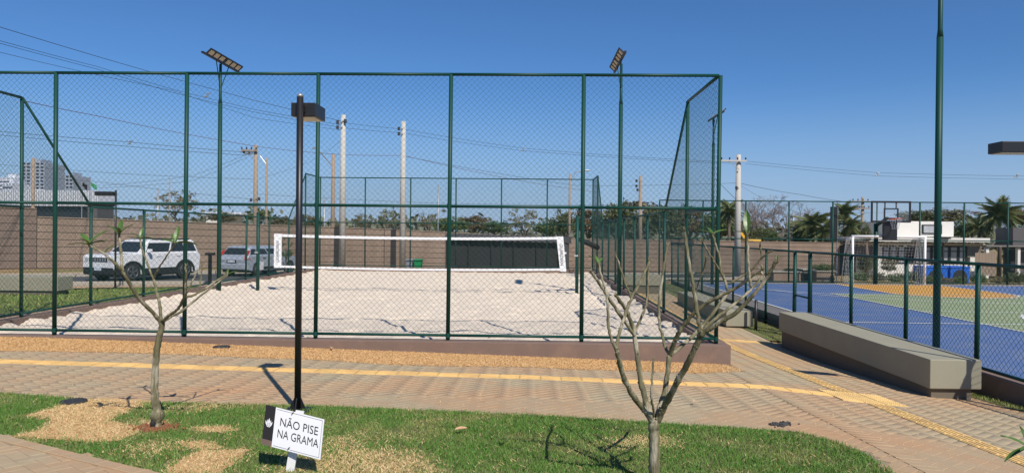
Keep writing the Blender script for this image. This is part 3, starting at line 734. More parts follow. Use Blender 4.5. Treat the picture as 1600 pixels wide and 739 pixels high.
for k in range(20):
    t_ = k/19*3; i = min(int(t_),2); f = t_-i; a = prof[i][0]*(1-f)+prof[i+1][0]*f; b = prof[i][1]*(1-f)+prof[i+1][1]*f
    m.tube([(gx0,a,b),(gx1,a,b-.03)], .0026, 3, False)
for x in (gx0, gx1):
    for k in range(1, 14): m.tube([(x,gy,CZ+k*.145),(x-.02,gy+.95-.25*k/14,CZ+k*.14)], .004, 3, False)
    for k in range(1, 6): m.tube([(x,gy+k*.15,CZ+.05),(x,gy+k*.1,CZ+2.0)], .004, 3, False)
m.build('goal_net', M['goalnet'], g)

# basketball hoop
h = empty('basketball_hoop', (14.9, 31.0, CZ), 'transparent basketball backboard with black frame above the goal', 'basketball hoop')
BY = 30.2; a_, b_ = at(1361, 314, BY), at(1423, 348, BY)
def fr4(x0, x1, z0, z1, w_, name, m, par, y=BY):
    for q in ((x0,z0,x1,z0+w_),(x0,z1-w_,x1,z1),(x0,z0+w_,x0+w_,z1-w_),(x1-w_,z0+w_,x1,z1-w_)):
        MB().box(q[0],y-.02,q[1],q[2],y+.02,q[3]).build(name, m, par)
bb = MB().box(a_.x+.03, BY-.004, b_.z+.03, b_.x-.03, BY+.004, a_.z-.03)
gm = bpy.data.materials.new('clear_acrylic'); gm.use_nodes = True; gb = gm.node_tree.nodes['Principled BSDF']; gb.inputs['Base Color'].default_value = C(.7,.75,.78); gb.inputs['Alpha'].default_value = .05; gb.inputs['Roughness'].default_value = .1
bbo = bb.build('backboard', gm, h)
fr4(a_.x, b_.x, b_.z, a_.z, .075, 'backboard_frame', M['black'], h)
cxh = (a_.x+b_.x)/2
fr4(cxh-.30, cxh+.30, b_.z+.15, b_.z+.60, .05, 'target_square', M['black'], bbo, BY-.03)
for dx in (-.26, .21): MB().box(cxh+dx, BY+.01, b_.z+.6, cxh+dx+.05, BY+.05, a_.z-.05).build('stiffener', M['black'], h)
m = MB(); m.tube([(cxh+.23*cos(a), BY-.38+.23*sin(a), b_.z+.15) for a in [2*pi*i/20 for i in range(21)]], .018, 6, False); m.box(cxh-.1, BY-.15, b_.z+.1, cxh+.1, BY-.02, b_.z+.17); m.build('rim', M['hoop'], h)
m = MB()
for i in range(12):
    a = 2*pi*i/12; m.tube([(cxh+.22*cos(a), BY-.38+.22*sin(a), b_.z+.14), (cxh+.12*cos(a+.5), BY-.38+.12*sin(a+.5), b_.z-.28)], .005, 3, False)
m.build('hoop_net', M['goalnet'], h)
sp = at(1366, 440, 31.1)
MB().tube([(sp.x, 31.0, CZ), (sp.x, 31.0, CZ+2.6)], .09, 12).build('support_pole', M['green'], h, smooth=True)
MB().bar((sp.x, 31.0, CZ+2.5), (cxh-.1, BY+.06, b_.z+.2), .1, .1).build('arm', M['green'], h)
MB().box(cxh-.25, BY+.05, b_.z-.75, cxh+.3, BY+.2, b_.z+.02).build('padding', M['black'], h)
a_ = at(1299, 323, 31.9); b_ = at(1307.5, 378, 31.9)
t = empty('side_backboard', (a_.x, 31.9, CZ), 'narrow black backboard seen edge-on left of the goal', 'backboard')
MB().box(a_.x, 31.85, b_.z, b_.x, 32.02, a_.z).build('board', M['black'], t)
MB().tube([(b_.x+.03,31.94,CZ-.1),(b_.x+.03,31.94,a_.z)], .03, 8).build('pole', M['steel'], t)

# planters behind the blue court
for (pa, pb, lab) in (((1209,424),(1251,441),'low brown block planter left of the darker planter, behind the blue court'), ((1276,423),(1304,441),'low brown block planter nearest the goal, behind the blue court')):
    p0 = at(*pa, 33.0); p1 = at(*pb, 33.0); z0 = G(p0.x, 33)-.05
    t = empty('planter', ((p0.x+p1.x)/2, 33.4, z0), lab, 'planter')
    MB().box(p0.x, 33.0, z0, p1.x, 34.0, p0.z-.04).build('planter_wall', M['wall'], t)
    MB().box(p0.x-.05, 32.95, p0.z-.04, p1.x+.05, 34.05, p0.z).build('coping', M['kerb'], t)
p0 = at(1252,420,34.5); p1 = at(1275,441,34.5)
t = empty('planter', (p0.x, 34.6, G(p0.x,34)), 'dark-sided planter standing back between the two brown planters', 'planter')
MB().box(p0.x, 34.2, G(p0.x,34)-.05, p1.x, 35.2, p0.z-.05).build('planter_wall', M['houseg'], t); MB().box(p0.x-.04, 34.15, p0.z-.05, p1.x+.04, 35.25, p0.z).build('coping', M['kerb'], t)
print('courts done')

# ------------------------------------------------------------------ condominium wall beyond the road
def wall_run(root, A, B, za, zb, top_a, top_b, m, nx_, nz_, th=.25):
    A = Vector(A + (0,)); B = Vector(B + (0,)); L = (B-A).length; d = (B-A)/L; n = Vector((d.y, -d.x, 0))
    mb = MB(); P = lambda s, z, o: A + d*s + n*o + Vector((0,0,z))
    zl_ = lambda s: za + (zb-za)*s/L; zt_ = lambda s: top_a + (top_b-top_a)*s/L
    mb.add([P(0,za-.5,-.1),P(L,zb-.5,-.1),P(L,top_b-.02,-.1),P(0,top_a-.02,-.1),P(0,za-.5,-.1-th),P(L,zb-.5,-.1-th),P(L,top_b-.02,-.1-th),P(0,top_a-.02,-.1-th)],
           [(0,1,2,3),(7,6,5,4),(0,4,5,1),(1,5,6,2),(2,6,7,3),(3,7,4,0)])
    mb.build('wall_core', M['walldark'], root)
    for j in range(nz_):
        for i in range(nx_):
            sh = .5 if j % 2 else 0
            s0 = L*max(i - sh, 0)/nx_ + .004; s1 = L*min(i+1-sh if i < nx_-1 or not sh else nx_, nx_)/nx_ - .004
            q = lambda s, f: zl_(s) + (zt_(s)-.06-zl_(s))*f
            f0 = j/nz_; f1 = (j+1)/nz_; g_ = .016; o = rnd.uniform(0, .006)
            b = MB().add([P(s0,q(s0,f0)+g_,-.1),P(s1,q(s1,f0)+g_,-.1),P(s1,q(s1,f1)-g_,-.1),P(s0,q(s0,f1)-g_,-.1),
                          P(s0,q(s0,f0)+g_,-.03+o),P(s1,q(s1,f0)+g_,-.03+o),P(s1,q(s1,f1)-g_,-.03+o),P(s0,q(s0,f1)-g_,-.03+o)],
                         [(4,5,6,7),(0,1,5,4),(1,2,6,5),(2,3,7,6),(3,0,4,7)])
            b.build('block', m, root)
    MB().add([P(0,top_a-.05,.02),P(L,top_b-.05,.02),P(L,top_b,.02),P(0,top_a,.02),P(0,top_a-.05,-.2-th),P(L,top_b-.05,-.2-th),P(L,top_b,-.2-th),P(0,top_a,-.2-th)],
             [(0,1,2,3),(7,6,5,4),(0,4,5,1),(1,5,6,2),(2,6,7,3),(3,7,4,0)]).build('coping', M['cap'], root)
W0 = at(57, 421, 39.8); WM = at(600, 416, 54.8); WE = at(905, 420, 62); WR = at(1312, 426, 62.3)
dW = (WM-W0); dW.z = 0; dW.normalize(); WL = W0 - dW*14
t = empty('boundary_wall', (WL.x, WL.y, -.6), 'darker, taller end of the brown wall at the far left', 'wall')
zc = at(57, 325, 39.8).z
wall_run(t, (WL.x, WL.y), (W0.x, W0.y), -.45, -.62, zc+.1, zc, M['walldark'], 6, 8)
t = empty('boundary_wall', (W0.x, W0.y, -.6), 'long brown block wall behind the parked cars', 'wall')
wall_run(t, (W0.x+.02, W0.y+.02), (WM.x, WM.y), -.62, -1.15, at(57,338,39.8).z, at(600,357.5,54.8).z, M['wall'], 12, 7)
t = empty('boundary_wall', (WM.x, WM.y, -1.1), 'stretch of brown block wall behind the black shed', 'wall')
wall_run(t, (WM.x+.02, WM.y+.02), (WE.x, WE.y), -1.15, -1.5, at(600,357.5,54.8).z, at(905,373,62).z, M['wall'], 8, 7)
t = empty('boundary_wall', (WE.x, WE.y, -1.5), 'brown block wall behind the white pole, left of the white house', 'wall')
wall_run(t, (WE.x+.02, WE.y), (WR.x, WR.y), -1.5, -1.75, at(905,373,62).z, at(1312,379,62.3).z, M['wall'], 11, 7)

# road, verges
e0 = at(60, 460, 21.8); n0 = ong(140, 448); n1 = ong(340, 437); f0_ = ong(0, 431); f1_ = ong(270, 425.5)
rd = Vector((.75, .66, 0)); nl = Vector((-.66, .75, 0))
def band(a, off0, off1, l0, l1):
    p = Vector((a.x, a.y, 0)); return [tuple((p + rd*l0 + nl*off0)[:2]), tuple((p + rd*l1 + nl*off0)[:2]), tuple((p + rd*l1 + nl*off1)[:2]), tuple((p + rd*l0 + nl*off1)[:2])]
polysheet('road', band(n0, .15, 9.2, -35, 46), .03, M['asphalt'], 2)['kind'] = 'structure'
polysheet('dry_verge', band(n0, 9.5, 13.5, -35, 46), .06, M['tan'], 2)['kind'] = 'structure'
polysheet('pavement', band(n0, -2.2, -.15, -35, 46), .05, M['tan'], 2)['kind'] = 'structure'
for o_, lab in ((0, 'near'), (9.35, 'far')):
    kb = MB(); l = -35
    root = empty('kerb', (n0.x, n0.y, -.4), 'pale concrete kerb along the %s edge of the road' % lab, 'kerb')
    p = Vector((n0.x, n0.y, 0)) + nl*o_
    while l < 46:
        a = p + rd*l; b = p + rd*(l+1.95)
        a.z = G(a.x,a.y)+.06; b.z = G(b.x,b.y)+.06
        kb.bar(a, b, .16, .24); l += 2
    kb.build('kerb_stones', M['kerb'], root)['kind'] = 'stuff'
VG = [(-9.62, 11), (-9.62, 33), (-13, 30.6)] + [tuple((Vector((n0.x,n0.y,0)) + rd*l - nl*2.3)[:2]) for l in (0, -12, -25)] + [(-34, 11)]
VG = [(-9.62, 11.0), (-9.62, 29.5)] + [tuple((Vector((n0.x,n0.y,0)) + rd*l - nl*2.3)[:2]) for l in (5, 0, -12)] + [(-26, 11)]
polysheet('grass_verge', VG, .0, M['soil'], 1)['kind'] = 'structure'
polysheet('dry_strip', [(-10.1, 11), (-9.6, 11), (-9.6, 29), (-10.1, 29)], .02, M['tan'], 1)['kind'] = 'structure'
polysheet('dry_strip', [(5.25, 15.6), (6.2, 15.6), (6.25, 31), (5.25, 31)], .005, M['soil'], .5)['kind'] = 'structure'
polysheet('dry_strip', [(5.92, 2), (6.22, 2), (6.22, 10.3), (5.92, 10.0)], .005, M['soil'], .5)['kind'] = 'structure'

# ------------------------------------------------------------------ grass blades and straw
def px_poly(L): return [tuple(ong(*p)[:2]) for p in L]
STRAW = [px_poly(l) for l in (
    [(42,649),(87,636),(108,624),(170,622),(236,626),(205,640),(168,657),(215,665),(222,673),(184,689),(120,690),(73,686),(16,683),(60,672),(79,657)],
    [(250,740),(285,716),(315,702),(350,703),(394,702),(370,720),(341,741)],
    [(278,691),(302,689),(335,694),(352,699),(320,702),(290,700)],
    [(297,668),(354,665),(373,673),(341,676),(310,673)],
    [(236,668),(222,664),(225,658),(240,656),(262,660),(262,668)])]
THIN = [px_poly(l) for l in ([(490,692),(530,680),(570,684),(560,698),(510,704)], [(520,706),(600,700),(660,712),(700,745),(520,745)], [(640,682),(668,684),(660,690),(636,688)], [(940,690),(1040,682),(1060,695),(960,702)],
        [(240,640),(330,628),(345,636),(300,645)], [(440,715),(520,706),(520,745),(430,745)], [(180,700),(260,690),(280,700),(220,715)])]
for i, p in enumerate(STRAW):
    cxx = sum(a for a, b in p)/len(p); cyy = sum(b for a, b in p)/len(p)
    polysheet('straw_patch', rough(p), .004, M['mulch'] if i < 4 else M['ground'], .2)['kind'] = 'structure'
def scatter(poly, n, ok):
    P_ = np.array(poly); lo = P_.min(0); hi = P_.max(0); lo[1] = max(lo[1], 3.9); lo[0] = max(lo[0], -8)
    pts = lo + rng.random((n, 2))*(hi-lo)
    return [p for p in pts if ok(p[0], p[1])]
def nzz(x, y, s): return noise.noise(Vector((x*s, y*s, 3.1)))
def pipm(pts, poly):                 # many points in one polygon
    x, y = pts[:,0], pts[:,1]; c = np.zeros(len(pts), bool); n = len(poly)
    for i in range(n):
        x1, y1 = poly[i][:2]; x2, y2 = poly[i-1][:2]
        if y1 == y2: continue
        c ^= ((y1 > y) != (y2 > y)) & (x < (x2-x1)*(y-y1)/(y2-y1)+x1)
    return c
def blades(name, pts, hgt, wid, m, tint, lean=.5, label=None, cat=None):
    n = len(pts); A = np.array([(p[0], p[1], G(p[0], p[1])) for p in pts]); th = rng.random(n)*2*pi; h = hgt*rng.uniform(.5, 1.25, n); w_ = wid*rng.uniform(.7, 1.3, n)
    ln = rng.normal(0, lean, (n, 2))*h[:,None]
    d = np.stack([np.cos(th), np.sin(th)], 1)*w_[:,None]/2
    v0 = np.c_[A[:,:2]-d, A[:,2]]; v1 = np.c_[A[:,:2]+d, A[:,2]]; v2 = np.c_[A[:,:2]+ln, A[:,2]+h]
    V = np.stack([v0, v1, v2], 1).reshape(-1,3); F = np.arange(3*n).reshape(-1,3)
    o = raw_mesh(name, V, F, m, tint); return tag(o, label, cat, kind='stuff')
P_ = np.c_[rng.uniform(-7.5, 2.75, 330000), rng.uniform(3.9, 7.9, 330000)]
jit = np.array([[noise.noise(Vector((x*6, y*6, 0)))*.07, noise.noise(Vector((x*6, y*6, 9)))*.07] for x, y in P_[::1]]) if False else rng.normal(0, .045, P_.shape)
okm = pipm(P_ + rng.normal(0, .018, P_.shape), TURF) & ~pipm(P_ - np.array([nv.x, nv.y])*.0, CORN)
st = np.zeros(len(P_), bool)
for p in STRAW: st |= pipm(P_ + jit, p)
th_ = np.zeros(len(P_), bool)
for p in THIN: th_ |= pipm(P_ + jit*2, p)
nz_ = np.array([nzz(x, y, 1.7) + .5*nzz(x, y, 5) for x, y in P_])
keep = okm & ~st & ~(th_ & (rng.random(len(P_)) < .6)) & (rng.random(len(P_)) < .62 + .6*nz_ + .2)
gp = P_[keep]; dens = nz_[keep]
tint = np.clip(rng.random(len(gp))*.42 - dens*.8 + np.where(th_[keep], .45, 0) - .2, 0, 1)
blades('turf_grass', gp, .027, .006, M['grass'], tint, .55, 'short green turf between the paved path and the camera', 'grass')
sp_ = P_[okm & (st | th_ | (rng.random(len(P_)) < .045))]
blades('straw_litter', sp_, .016, .008, M['drygrass'], rng.random(len(sp_)), 1.8, 'tan straw and clippings in the bare patches of the turf', 'straw')
gpv = P_[okm & st & (rng.random(len(P_)) < .05)]
blades('sparse_grass', gpv, .03, .005, M['grass'], rng.random(len(gpv)), .6, 'sparse green blades sprouting in the straw patches', 'grass')
# straw and chips on the strip below the court fence
Q = np.c_[rng.uniform(-9.5, 3.1, 110000), rng.uniform(9.2, 10.8, 110000)]
Qj = Q + rng.normal(0, .04, Q.shape); Q = Q[pipm(Qj, GRAV)]
blades('straw_litter', [(a, b) for a, b in Q], .020, .009, M['mulchbit'], rng.random(len(Q)), 1.4, 'orange-tan wood chips along the foot of the court kerb', 'wood chips')
# verge grass outside the fences
Q = np.c_[rng.uniform(-25, -9.8, 60000), rng.uniform(12, 30, 60000)]; Q = Q[pipm(Q, VG)]; Q = Q[(Q[:,0] < -10.2 + rng.normal(0,.15,len(Q)))]
blades('verge_grass', [(a, b) for a, b in Q], .06, .03, M['grass'], rng.random(len(Q))*.7, .6, 'green verge beyond the road-side fence of the court', 'grass')
Q = np.r_[np.c_[rng.uniform(5.95, 6.2, 4000), rng.uniform(5, 10.2, 4000)], np.c_[rng.uniform(5.3, 6.2, 9000), rng.uniform(15.5, 25, 9000)]]
blades('strip_grass', [(a, b) for a, b in Q], .04, .008, M['grass'], rng.random(len(Q))*1.1, .6, 'patchy grass strip at the foot of the low blue-court fence', 'grass')
# red soil thrown up round the left tree, pebbles
print('grass done', len(gp))

# ------------------------------------------------------------------ frangipani trees
def limb(root, name, pts, r0, r1, m=None):     # pts: (px, py, Y)
    k_ = .52 if wloc(root).x < 0 else .47; r0 *= k_; r1 *= k_
    P3 = [at(*p) for p in pts]
    out = []; n = len(P3)
    for i in range(n-1):                        # smooth subdivision
        a = P3[max(i-1,0)]; b = P3[i]; c = P3[i+1]; d = P3[min(i+2,n-1)]
        for k in range(7):
            t = k/7; out.append(.5*((2*b) + (c-a)*t + (2*a-5*b+4*c-d)*t*t + (3*b-a-3*c+d)*t**3))
    out.append(P3[-1]); N = len(out)
    rr = [(r0 + (r1-r0)*i/(N-1)) * (1 + (.05 if name == 'branch' else .02)*(sin(i*1.3 + r0*99) + rnd.uniform(-1.3,1.6))) for i in range(N)]
    rr[-1] *= .75
    out = [p + Vector((rnd.gauss(0,.0022), rnd.gauss(0,.0022), 0)) for p in out]
    mb = MB()
    if name == 'branch':
        for k in range(3):
            a = rnd.random()*6.28; e = out[-1] + Vector((cos(a)*r1*1.3, sin(a)*r1*1.3, rnd.uniform(.012,.03))); mb.tube([out[-1] - Vector((0,0,.01)), e], [r1*.7, r1*.25], 6)
        for k in range(int(N*1.2)):
            i = rnd.randrange(2, N-1); a = rnd.random()*6.28; c_ = out[i] + Vector((cos(a), sin(a), rnd.uniform(-.5,.5)))*rr[i]*.85; mb.mbox(Matrix.Translation(c_) @ Euler((rnd.random()*3, rnd.random()*3, 0)).to_matrix().to_4x4(), rr[i]*.6, rr[i]*.6, rr[i]*.4)
    return mb.tube(out, rr, 9).build(name, m or M['bark'], root, smooth=True)
def leaf_mesh():
    mb = MB(); L = .14; n = 6; vs = []
    for i in range(n+1):
        t = i/n; w_ = .019*sin(pi*(t*.92+.04))**.8; x = L*t; z = -.05*t*t
        vs += [(x, -w_, z+.008), (x, 0, z), (x, w_, z+.008)]
    fs = []
    for i in range(n):
        for k in (0, 1): a = 3*i+k; fs.append((a, a+1, a+4, a+3))
    me = bpy.data.meshes.new('leaf'); me.from_pydata(vs, [], fs); me.update(); me.materials.append(M['leaf']); return me
LM = leaf_mesh()
def leaves(root, tip, dirs):
    p = at(*tip) - wloc(root)
    for az, el, sc in dirs:
        o = bpy.data.objects.new('leaf', LM); COL.objects.link(o); o.parent = root
        o.location = p; o.rotation_euler = Euler((rnd.uniform(-.4,.4), -radians(el), radians(az))); o.scale = (sc, sc, sc)
Y1 = 5.98
b = ong(245, 669); Y1 = b.y
t1 = empty('frangipani_tree', (b.x, b.y, b.z), 'small leafy-tipped frangipani with slender arched trunk, left of the black lamp post', 'tree')
limb(t1, 'trunk', [(245,676,Y1),(246,658,Y1),(247,646,Y1),(243,625,Y1),(242,600,Y1),(243,572,Y1),(246,540,Y1),(252,514,Y1),(252,500,Y1)], .066, .042)
MB().add(*(lambda c: ([c + Vector((.047*cos(a)*s, .047*sin(a)*s, z)) for z, s in ((-.045,.7),(-.015,1.15),(.02,1.1),(.05,.75)) for a in [2*pi*i/10 for i in range(10)]],
         [(j*10+i, j*10+(i+1)%10, (j+1)*10+(i+1)%10, (j+1)*10+i) for j in range(3) for i in range(10)]))(at(246,649,Y1))).build('burl', M['bark'], t1, smooth=True)
A = Y1
for pts, r0, r1 in (
  ([(251,505,A),(242,491,A-.05),(215,463,A-.2),(198,435,A-.3),(190,421,A-.33)], .030, .024),
  ([(190,421,A-.33),(176,408,A-.38),(163,397,A-.4),(150,389,A-.44),(139,383,A-.46)], .020, .013),
  ([(191,423,A-.33),(190,410,A-.3),(189,394,A-.25),(186,368,A-.22)], .023, .017),
  ([(252,504,A),(249,475,A+.1),(240,436,A+.25)], .027, .021),
  ([(240,437,A+.25),(228,405,A+.35),(221,386,A+.38),(219,374,A+.4)], .018, .012),
  ([(240,437,A+.25),(246,423,A+.2),(255,408,A+.12),(274,381,A)], .015, .010),
  ([(252,503,A),(265,492,A-.1),(278,482,A-.15),(289,462,A-.25),(290,440,A-.3),(291,415,A-.35)], .026, .014),
  ([(253,503,A),(268,494,A+.1),(282,487,A+.2),(307,467,A+.35),(332,448,A+.5),(355,430,A+.6)], .024, .012),
  ([(289,464,A-.25),(305,460,A-.2),(331,444,A-.1),(354,428,A)], .020, .011),
  ([(290,461,A-.25),(298,445,A-.2),(307,427,A-.12)], .014, .010),
  ([(310,458,A+.36),(313,440,A+.38),(316,421,A+.4),(315,410,A+.4)], .013, .009)):
    limb(t1, 'branch', pts, r0, r1)
MB().tube([at(240,652,Y1-.02), at(239,660,Y1-.03), at(240,668,Y1-.02)], [.012,.024,.02], 8).build('dark_bulge', M['tyre'], t1, smooth=True)  # short black tube against the left of the trunk foot
leaves(t1, (139,383,A-.46), [(150,50,1.1),(20,60,1.1),(200,20,.9),(60,30,.8),(-80,40,.9)])
leaves(t1, (186,368,A-.22), [(100,75,1),(10,60,.9),(170,55,.9),(-60,50,.8)])
leaves(t1, (219,374,A+.4), [(80,80,.8),(170,50,.7),(0,20,.9),(220,30,.7)])
leaves(t1, (274,381,A), [(90,80,1.1),(10,15,1.2),(180,30,.9),(140,60,.8)])
leaves(t1, (162,397,A-.4), [(30,60,.7)]); leaves(t1, (355,430,A+.6), [(10,40,.6),(100,70,.5),(170,50,.5)])

b = ong(1022, 757); Y2 = b.y; A = Y2
t2 = empty('frangipani_tree', (b.x, b.y, b.z), 'wide-branching almost leafless frangipani in the turf at right, many blunt upright stubs', 'tree')
limb(t2, 'trunk', [(1022,770,A),(1022,735,A),(1023,700,A),(1022,670,A),(1022,652,A)], .078, .070)
for pts, r0, r1 in (
  ([(1020,660,A),(1010,644,A-.02),(990,619,A-.1),(973,585,A-.2),(963,545,A-.28)], .044, .030),
  ([(963,545,A-.28),(955,528,A-.3),(950,505,A-.3),(949,469,A-.32),(942,440,A-.33),(935,414,A-.33)], .021, .013),
  ([(963,545,A-.28),(965,530,A-.2),(974,500,A-.05),(985,469,A+.1),(1002,437,A+.25),(1015,408,A+.35)], .023, .019),
  ([(1021,658,A),(1014,640,A-.02),(1003,604,A+.05),(994,545,A+.1),(990,514,A+.1),(977,482,A+.05),(961,461,A)], .046, .021),
  ([(991,524,A+.1),(975,500,A+.05),(950,464,A),(935,440,A-.05),(923,424,A-.1)], .027, .019),
  ([(992,519,A+.1),(1000,500,A+.12),(1009,480,A+.15),(1012,455,A+.18),(1013,424,A+.2)], .018, .015),
  ([(985,465,A+.1),(974,432,A+.12),(962,398,A+.15)], .014, .011),
  ([(1022,650,A-.03),(1018,619,A-.12),(1019,590,A-.13),(1021,563,A-.13)], .016, .014),
  ([(1024,660,A),(1030,640,A+.02),(1040,604,A+.08),(1046,553,A+.12)], .044, .032),
  ([(1046,555,A+.12),(1036,530,A+.2),(1030,500,A+.3),(1030,469,A+.32),(1036,425,A+.36),(1042,386,A+.4)], .023, .016),
  ([(1046,555,A+.12),(1058,525,A+.05),(1072,503,A),(1095,480,A-.05),(1125,462,A-.1),(1150,450,A-.14),(1172,433,A-.2),(1192,420,A-.25)], .032, .016),
  ([(1046,556,A+.12),(1070,536,A+.2),(1092,515,A+.3),(1115,488,A+.35),(1139,455,A+.4)], .027, .022),
  ([(1139,457,A+.4),(1128,425,A+.42),(1122,395,A+.43),(1113,367,A+.44)], .020, .017),
  ([(1132,436,A+.4),(1120,415,A+.38),(1108,396,A+.35),(1097,376,A+.32)], .014, .012),
  ([(1104,400,A+.34),(1100,420,A+.4),(1092,440,A+.45),(1087,458,A+.5)], .012, .011),
  ([(1025,662,A),(1038,635,A-.05),(1060,594,A-.2),(1082,552,A-.3),(1095,522,A-.35)], .046, .034),
  ([(1095,524,A-.35),(1120,506,A-.4),(1150,488,A-.45),(1180,458,A-.5),(1200,430,A-.52),(1213,408,A-.55)], .033, .018),
  ([(1094,526,A-.35),(1110,504,A-.3),(1145,477,A-.25),(1172,454,A-.2),(1190,432,A-.18),(1188,422,A-.18)], .022, .014),
  ([(1094,526,A-.35),(1091,500,A-.32),(1086,465,A-.3),(1077,415,A-.28),(1070,362,A-.27)], .027, .018),
  ([(1173,448,A-.2),(1170,425,A-.22),(1168,395,A-.24),(1168,366,A-.25)], .019, .016),
  ([(1138,444,A+.4),(1158,432,A+.38),(1172,424,A+.36),(1189,403,A+.33),(1187,383,A+.32)], .017, .013),
  ([(1189,405,A+.33),(1196,398,A+.3),(1206,392,A+.28)], .012, .009)):
    limb(t2, 'branch', pts, r0, r1)
leaves(t2, (935,414,A-.33), [(150,60,.55),(60,50,.5),(110,70,.5)])
leaves(t2, (1113,367,A+.44), [(170,35,.8),(10,35,.8),(100,50,.7)])
leaves(t2, (1168,366,A-.25), [(90,80,1.1),(170,30,.5),(20,20,.5)])
leaves(t2, (1213,408,A-.55), [(60,70,.3),(0,50,.3)])
A = 4.6
b = ong(1625, 750)
t3 = empty('frangipani_tree', at(1640, 745, A), 'young plant whose leaf tips poke in at the right edge', 'plant')
limb(t3, 'stem', [(1640,800,A),(1632,740,A),(1607,700,A)], .03, .018)
leaves(t3, (1607,700,A), [(160,40,1.1),(185,-10,1.2),(80,70,1),(0,30,1),(220,20,.8)])
# fallen leaves, covers and debris
for px, py, s, rz in ((711,675,.07,20), (852,652,.045,100), (1072,683,.05,200), (1083,631,.05,50)):
    p = ong(px, py, .02); o = bpy.data.objects.new('fallen_leaf', LM.copy()); o.data.materials[0] = M['deadleaf']; COL.objects.link(o)
    o.location = p + Vector((0,0,.02)); o.scale = (s/.1, s/.07, s/.1); o.rotation_euler = (.3, -.35, radians(rz))
    tag(o, {711:'largest curled tan dead leaf lying on the turf right of the notice board', 852:'small pinkish dead leaf at the turf edge, left of the wide frangipani', 1072:'dry tan leaf on the turf just right of the wide frangipani trunk', 1083:'tiny dead leaf on the turf edge right of the frangipani fork'}[px], 'leaf')
for px, py, r_, lab in ((346,543,.125,'small round black cover in the wood chips beside the court kerb'), (115,629,.115,'round black cover at the left turf edge')):
    p = ong(px, py, 0); mb = MB()
    ring = lambda r, z: [(p.x+r*cos(2*pi*i/28), p.y+r*sin(2*pi*i/28), p.z+z) for i in range(28)]
    mb.add(ring(r_, -.02)+ring(r_, .018)+ring(r_-.008, .024)+ring(r_-.03,.024)+ring(r_-.034,.019), [(j*28+i, j*28+(i+1)%28, (j+1)*28+(i+1)%28, (j+1)*28+i) for j in range(4) for i in range(28)] + [tuple(112+i for i in range(28))])
    tag(mb.build('access_cover', M['cover'], smooth=False), lab, 'cover')
mb = MB()
for i in range(60):
    p = ong(1222 + rnd.gauss(0,9), 664 + rnd.gauss(0,1.5)); s = rnd.uniform(.006,.018); M4 = Matrix.Translation(p + Vector((0,0,s*.6))) @ Euler((rnd.random()*3, rnd.random()*3, 0)).to_matrix().to_4x4(); mb.mbox(M4, s*2, s*1.4, s)
tag(mb.build('debris', M['asphalt']), 'little heap of dark rubble on the pavers at the turf corner', 'rubble', kind='stuff')
mb = MB()
for i in range(900):
    px = rnd.uniform(-20, 1500); py = rnd.uniform(560, 720); p = ong(px, py)
    if not inpoly(p.x, p.y, PATH): continue
    s = rnd.uniform(.0015, .005); M4 = Matrix.Translation(p + Vector((0,0,s*.5))) @ Euler((rnd.random()*3, rnd.random()*3, 0)).to_matrix().to_4x4(); mb.mbox(M4, s*2, s*1.4, s)
tag(mb.build('grit', M['mulchbit']), 'scattered grit and crumbs of soil on the pavers', 'grit', kind='stuff')
# footprints' dark leaves on the sand etc.
for px, py, w_, lab in ((517,542,.1,'small brown dead leaf on the kerb chips under the fence, left of centre'), (772,521,.07,'small red-brown leaf on the sand behind the front fence')):
    p = at(px, py, 11.2 if py < 530 else 10.5); p.z = -.0 if py < 530 else G(p.x,p.y)+.04
    o = bpy.data.objects.new('fallen_leaf', LM.copy()); o.data.materials[0] = M['deadleaf']; COL.objects.link(o); o.location = p; o.scale = (1,1.3,1); o.rotation_euler = (.5,-.3,rnd.random()*6); tag(o, lab, 'leaf')

# ------------------------------------------------------------------ cars
def loft(sections):                              # rings of equal length -> one closed surface
    mb = MB(); n = len(sections[0]); vs = [p for s in sections for p in s]
    fs = [(j*n+i, j*n+(i+1)%n, (j+1)*n+(i+1)%n, (j+1)*n+i) for j in range(len(sections)-1) for i in range(n)]
    fs += [tuple(range(n)), tuple(reversed(range((len(sections)-1)*n, len(sections)*n)))]
    return mb.add(vs, fs)
def wheel(root, x, y, r, side):
    w_ = empty_child('wheel', root, (x, y, r))
    def ringv(rad, yy): return [(x+rad*cos(2*pi*i/28), yy, r+rad*sin(2*pi*i/28)) for i in range(28)]
    yi, yo = y - side*.20, y
    ty = loft([ringv(r*.62, yo+side*.0), ringv(r*.93, yo), ringv(r, yo-side*.03), ringv(r, yi+side*.03), ringv(r*.93, yi), ringv(r*.5, yi)])
    ty.build('tyre', M['tyre'], w_, smooth=True)
    m = MB(); m.tube([(x, yo-side*.08, r), (x, yo-side*.012, r)], r*.60, 24)
    m.build('brake_disc', M['trim'], w_)
    m = MB()
    for k in range(5):
        a = 2*pi*k/5+.3; d = Vector((cos(a), 0, sin(a)))
        for s in (-.03, .03): m.bar(Vector((x, yo, r)) + d*.04, Vector((x, yo+side*.004, r)) + Vector((cos(a+s*4), 0, sin(a+s*4)))*r*.62, .03, .04, up=(0,1,0))
    m.tube([(x+r*.62*cos(2*pi*i/24), yo, r+r*.62*sin(2*pi*i/24)) for i in range(25)], .014, 5, False)
    m.tube([(x, yo-side*.02, r), (x, yo+side*.012, r)], .05, 12)
    m.build('rim', M['rim'], w_)
def empty_child(name, root, loc):
    o = bpy.data.objects.new(name, None); COL.objects.link(o); o.parent = root; o.location = Vector(loc) - Vector((0,0,0)); o.empty_display_size = .1; return o
def arc(cx, r, z0, n=9, rz=None):
    return [(cx + r*cos(pi - pi*i/n), z0 + (r)*sin(pi - pi*i/n)) for i in range(n+1)]
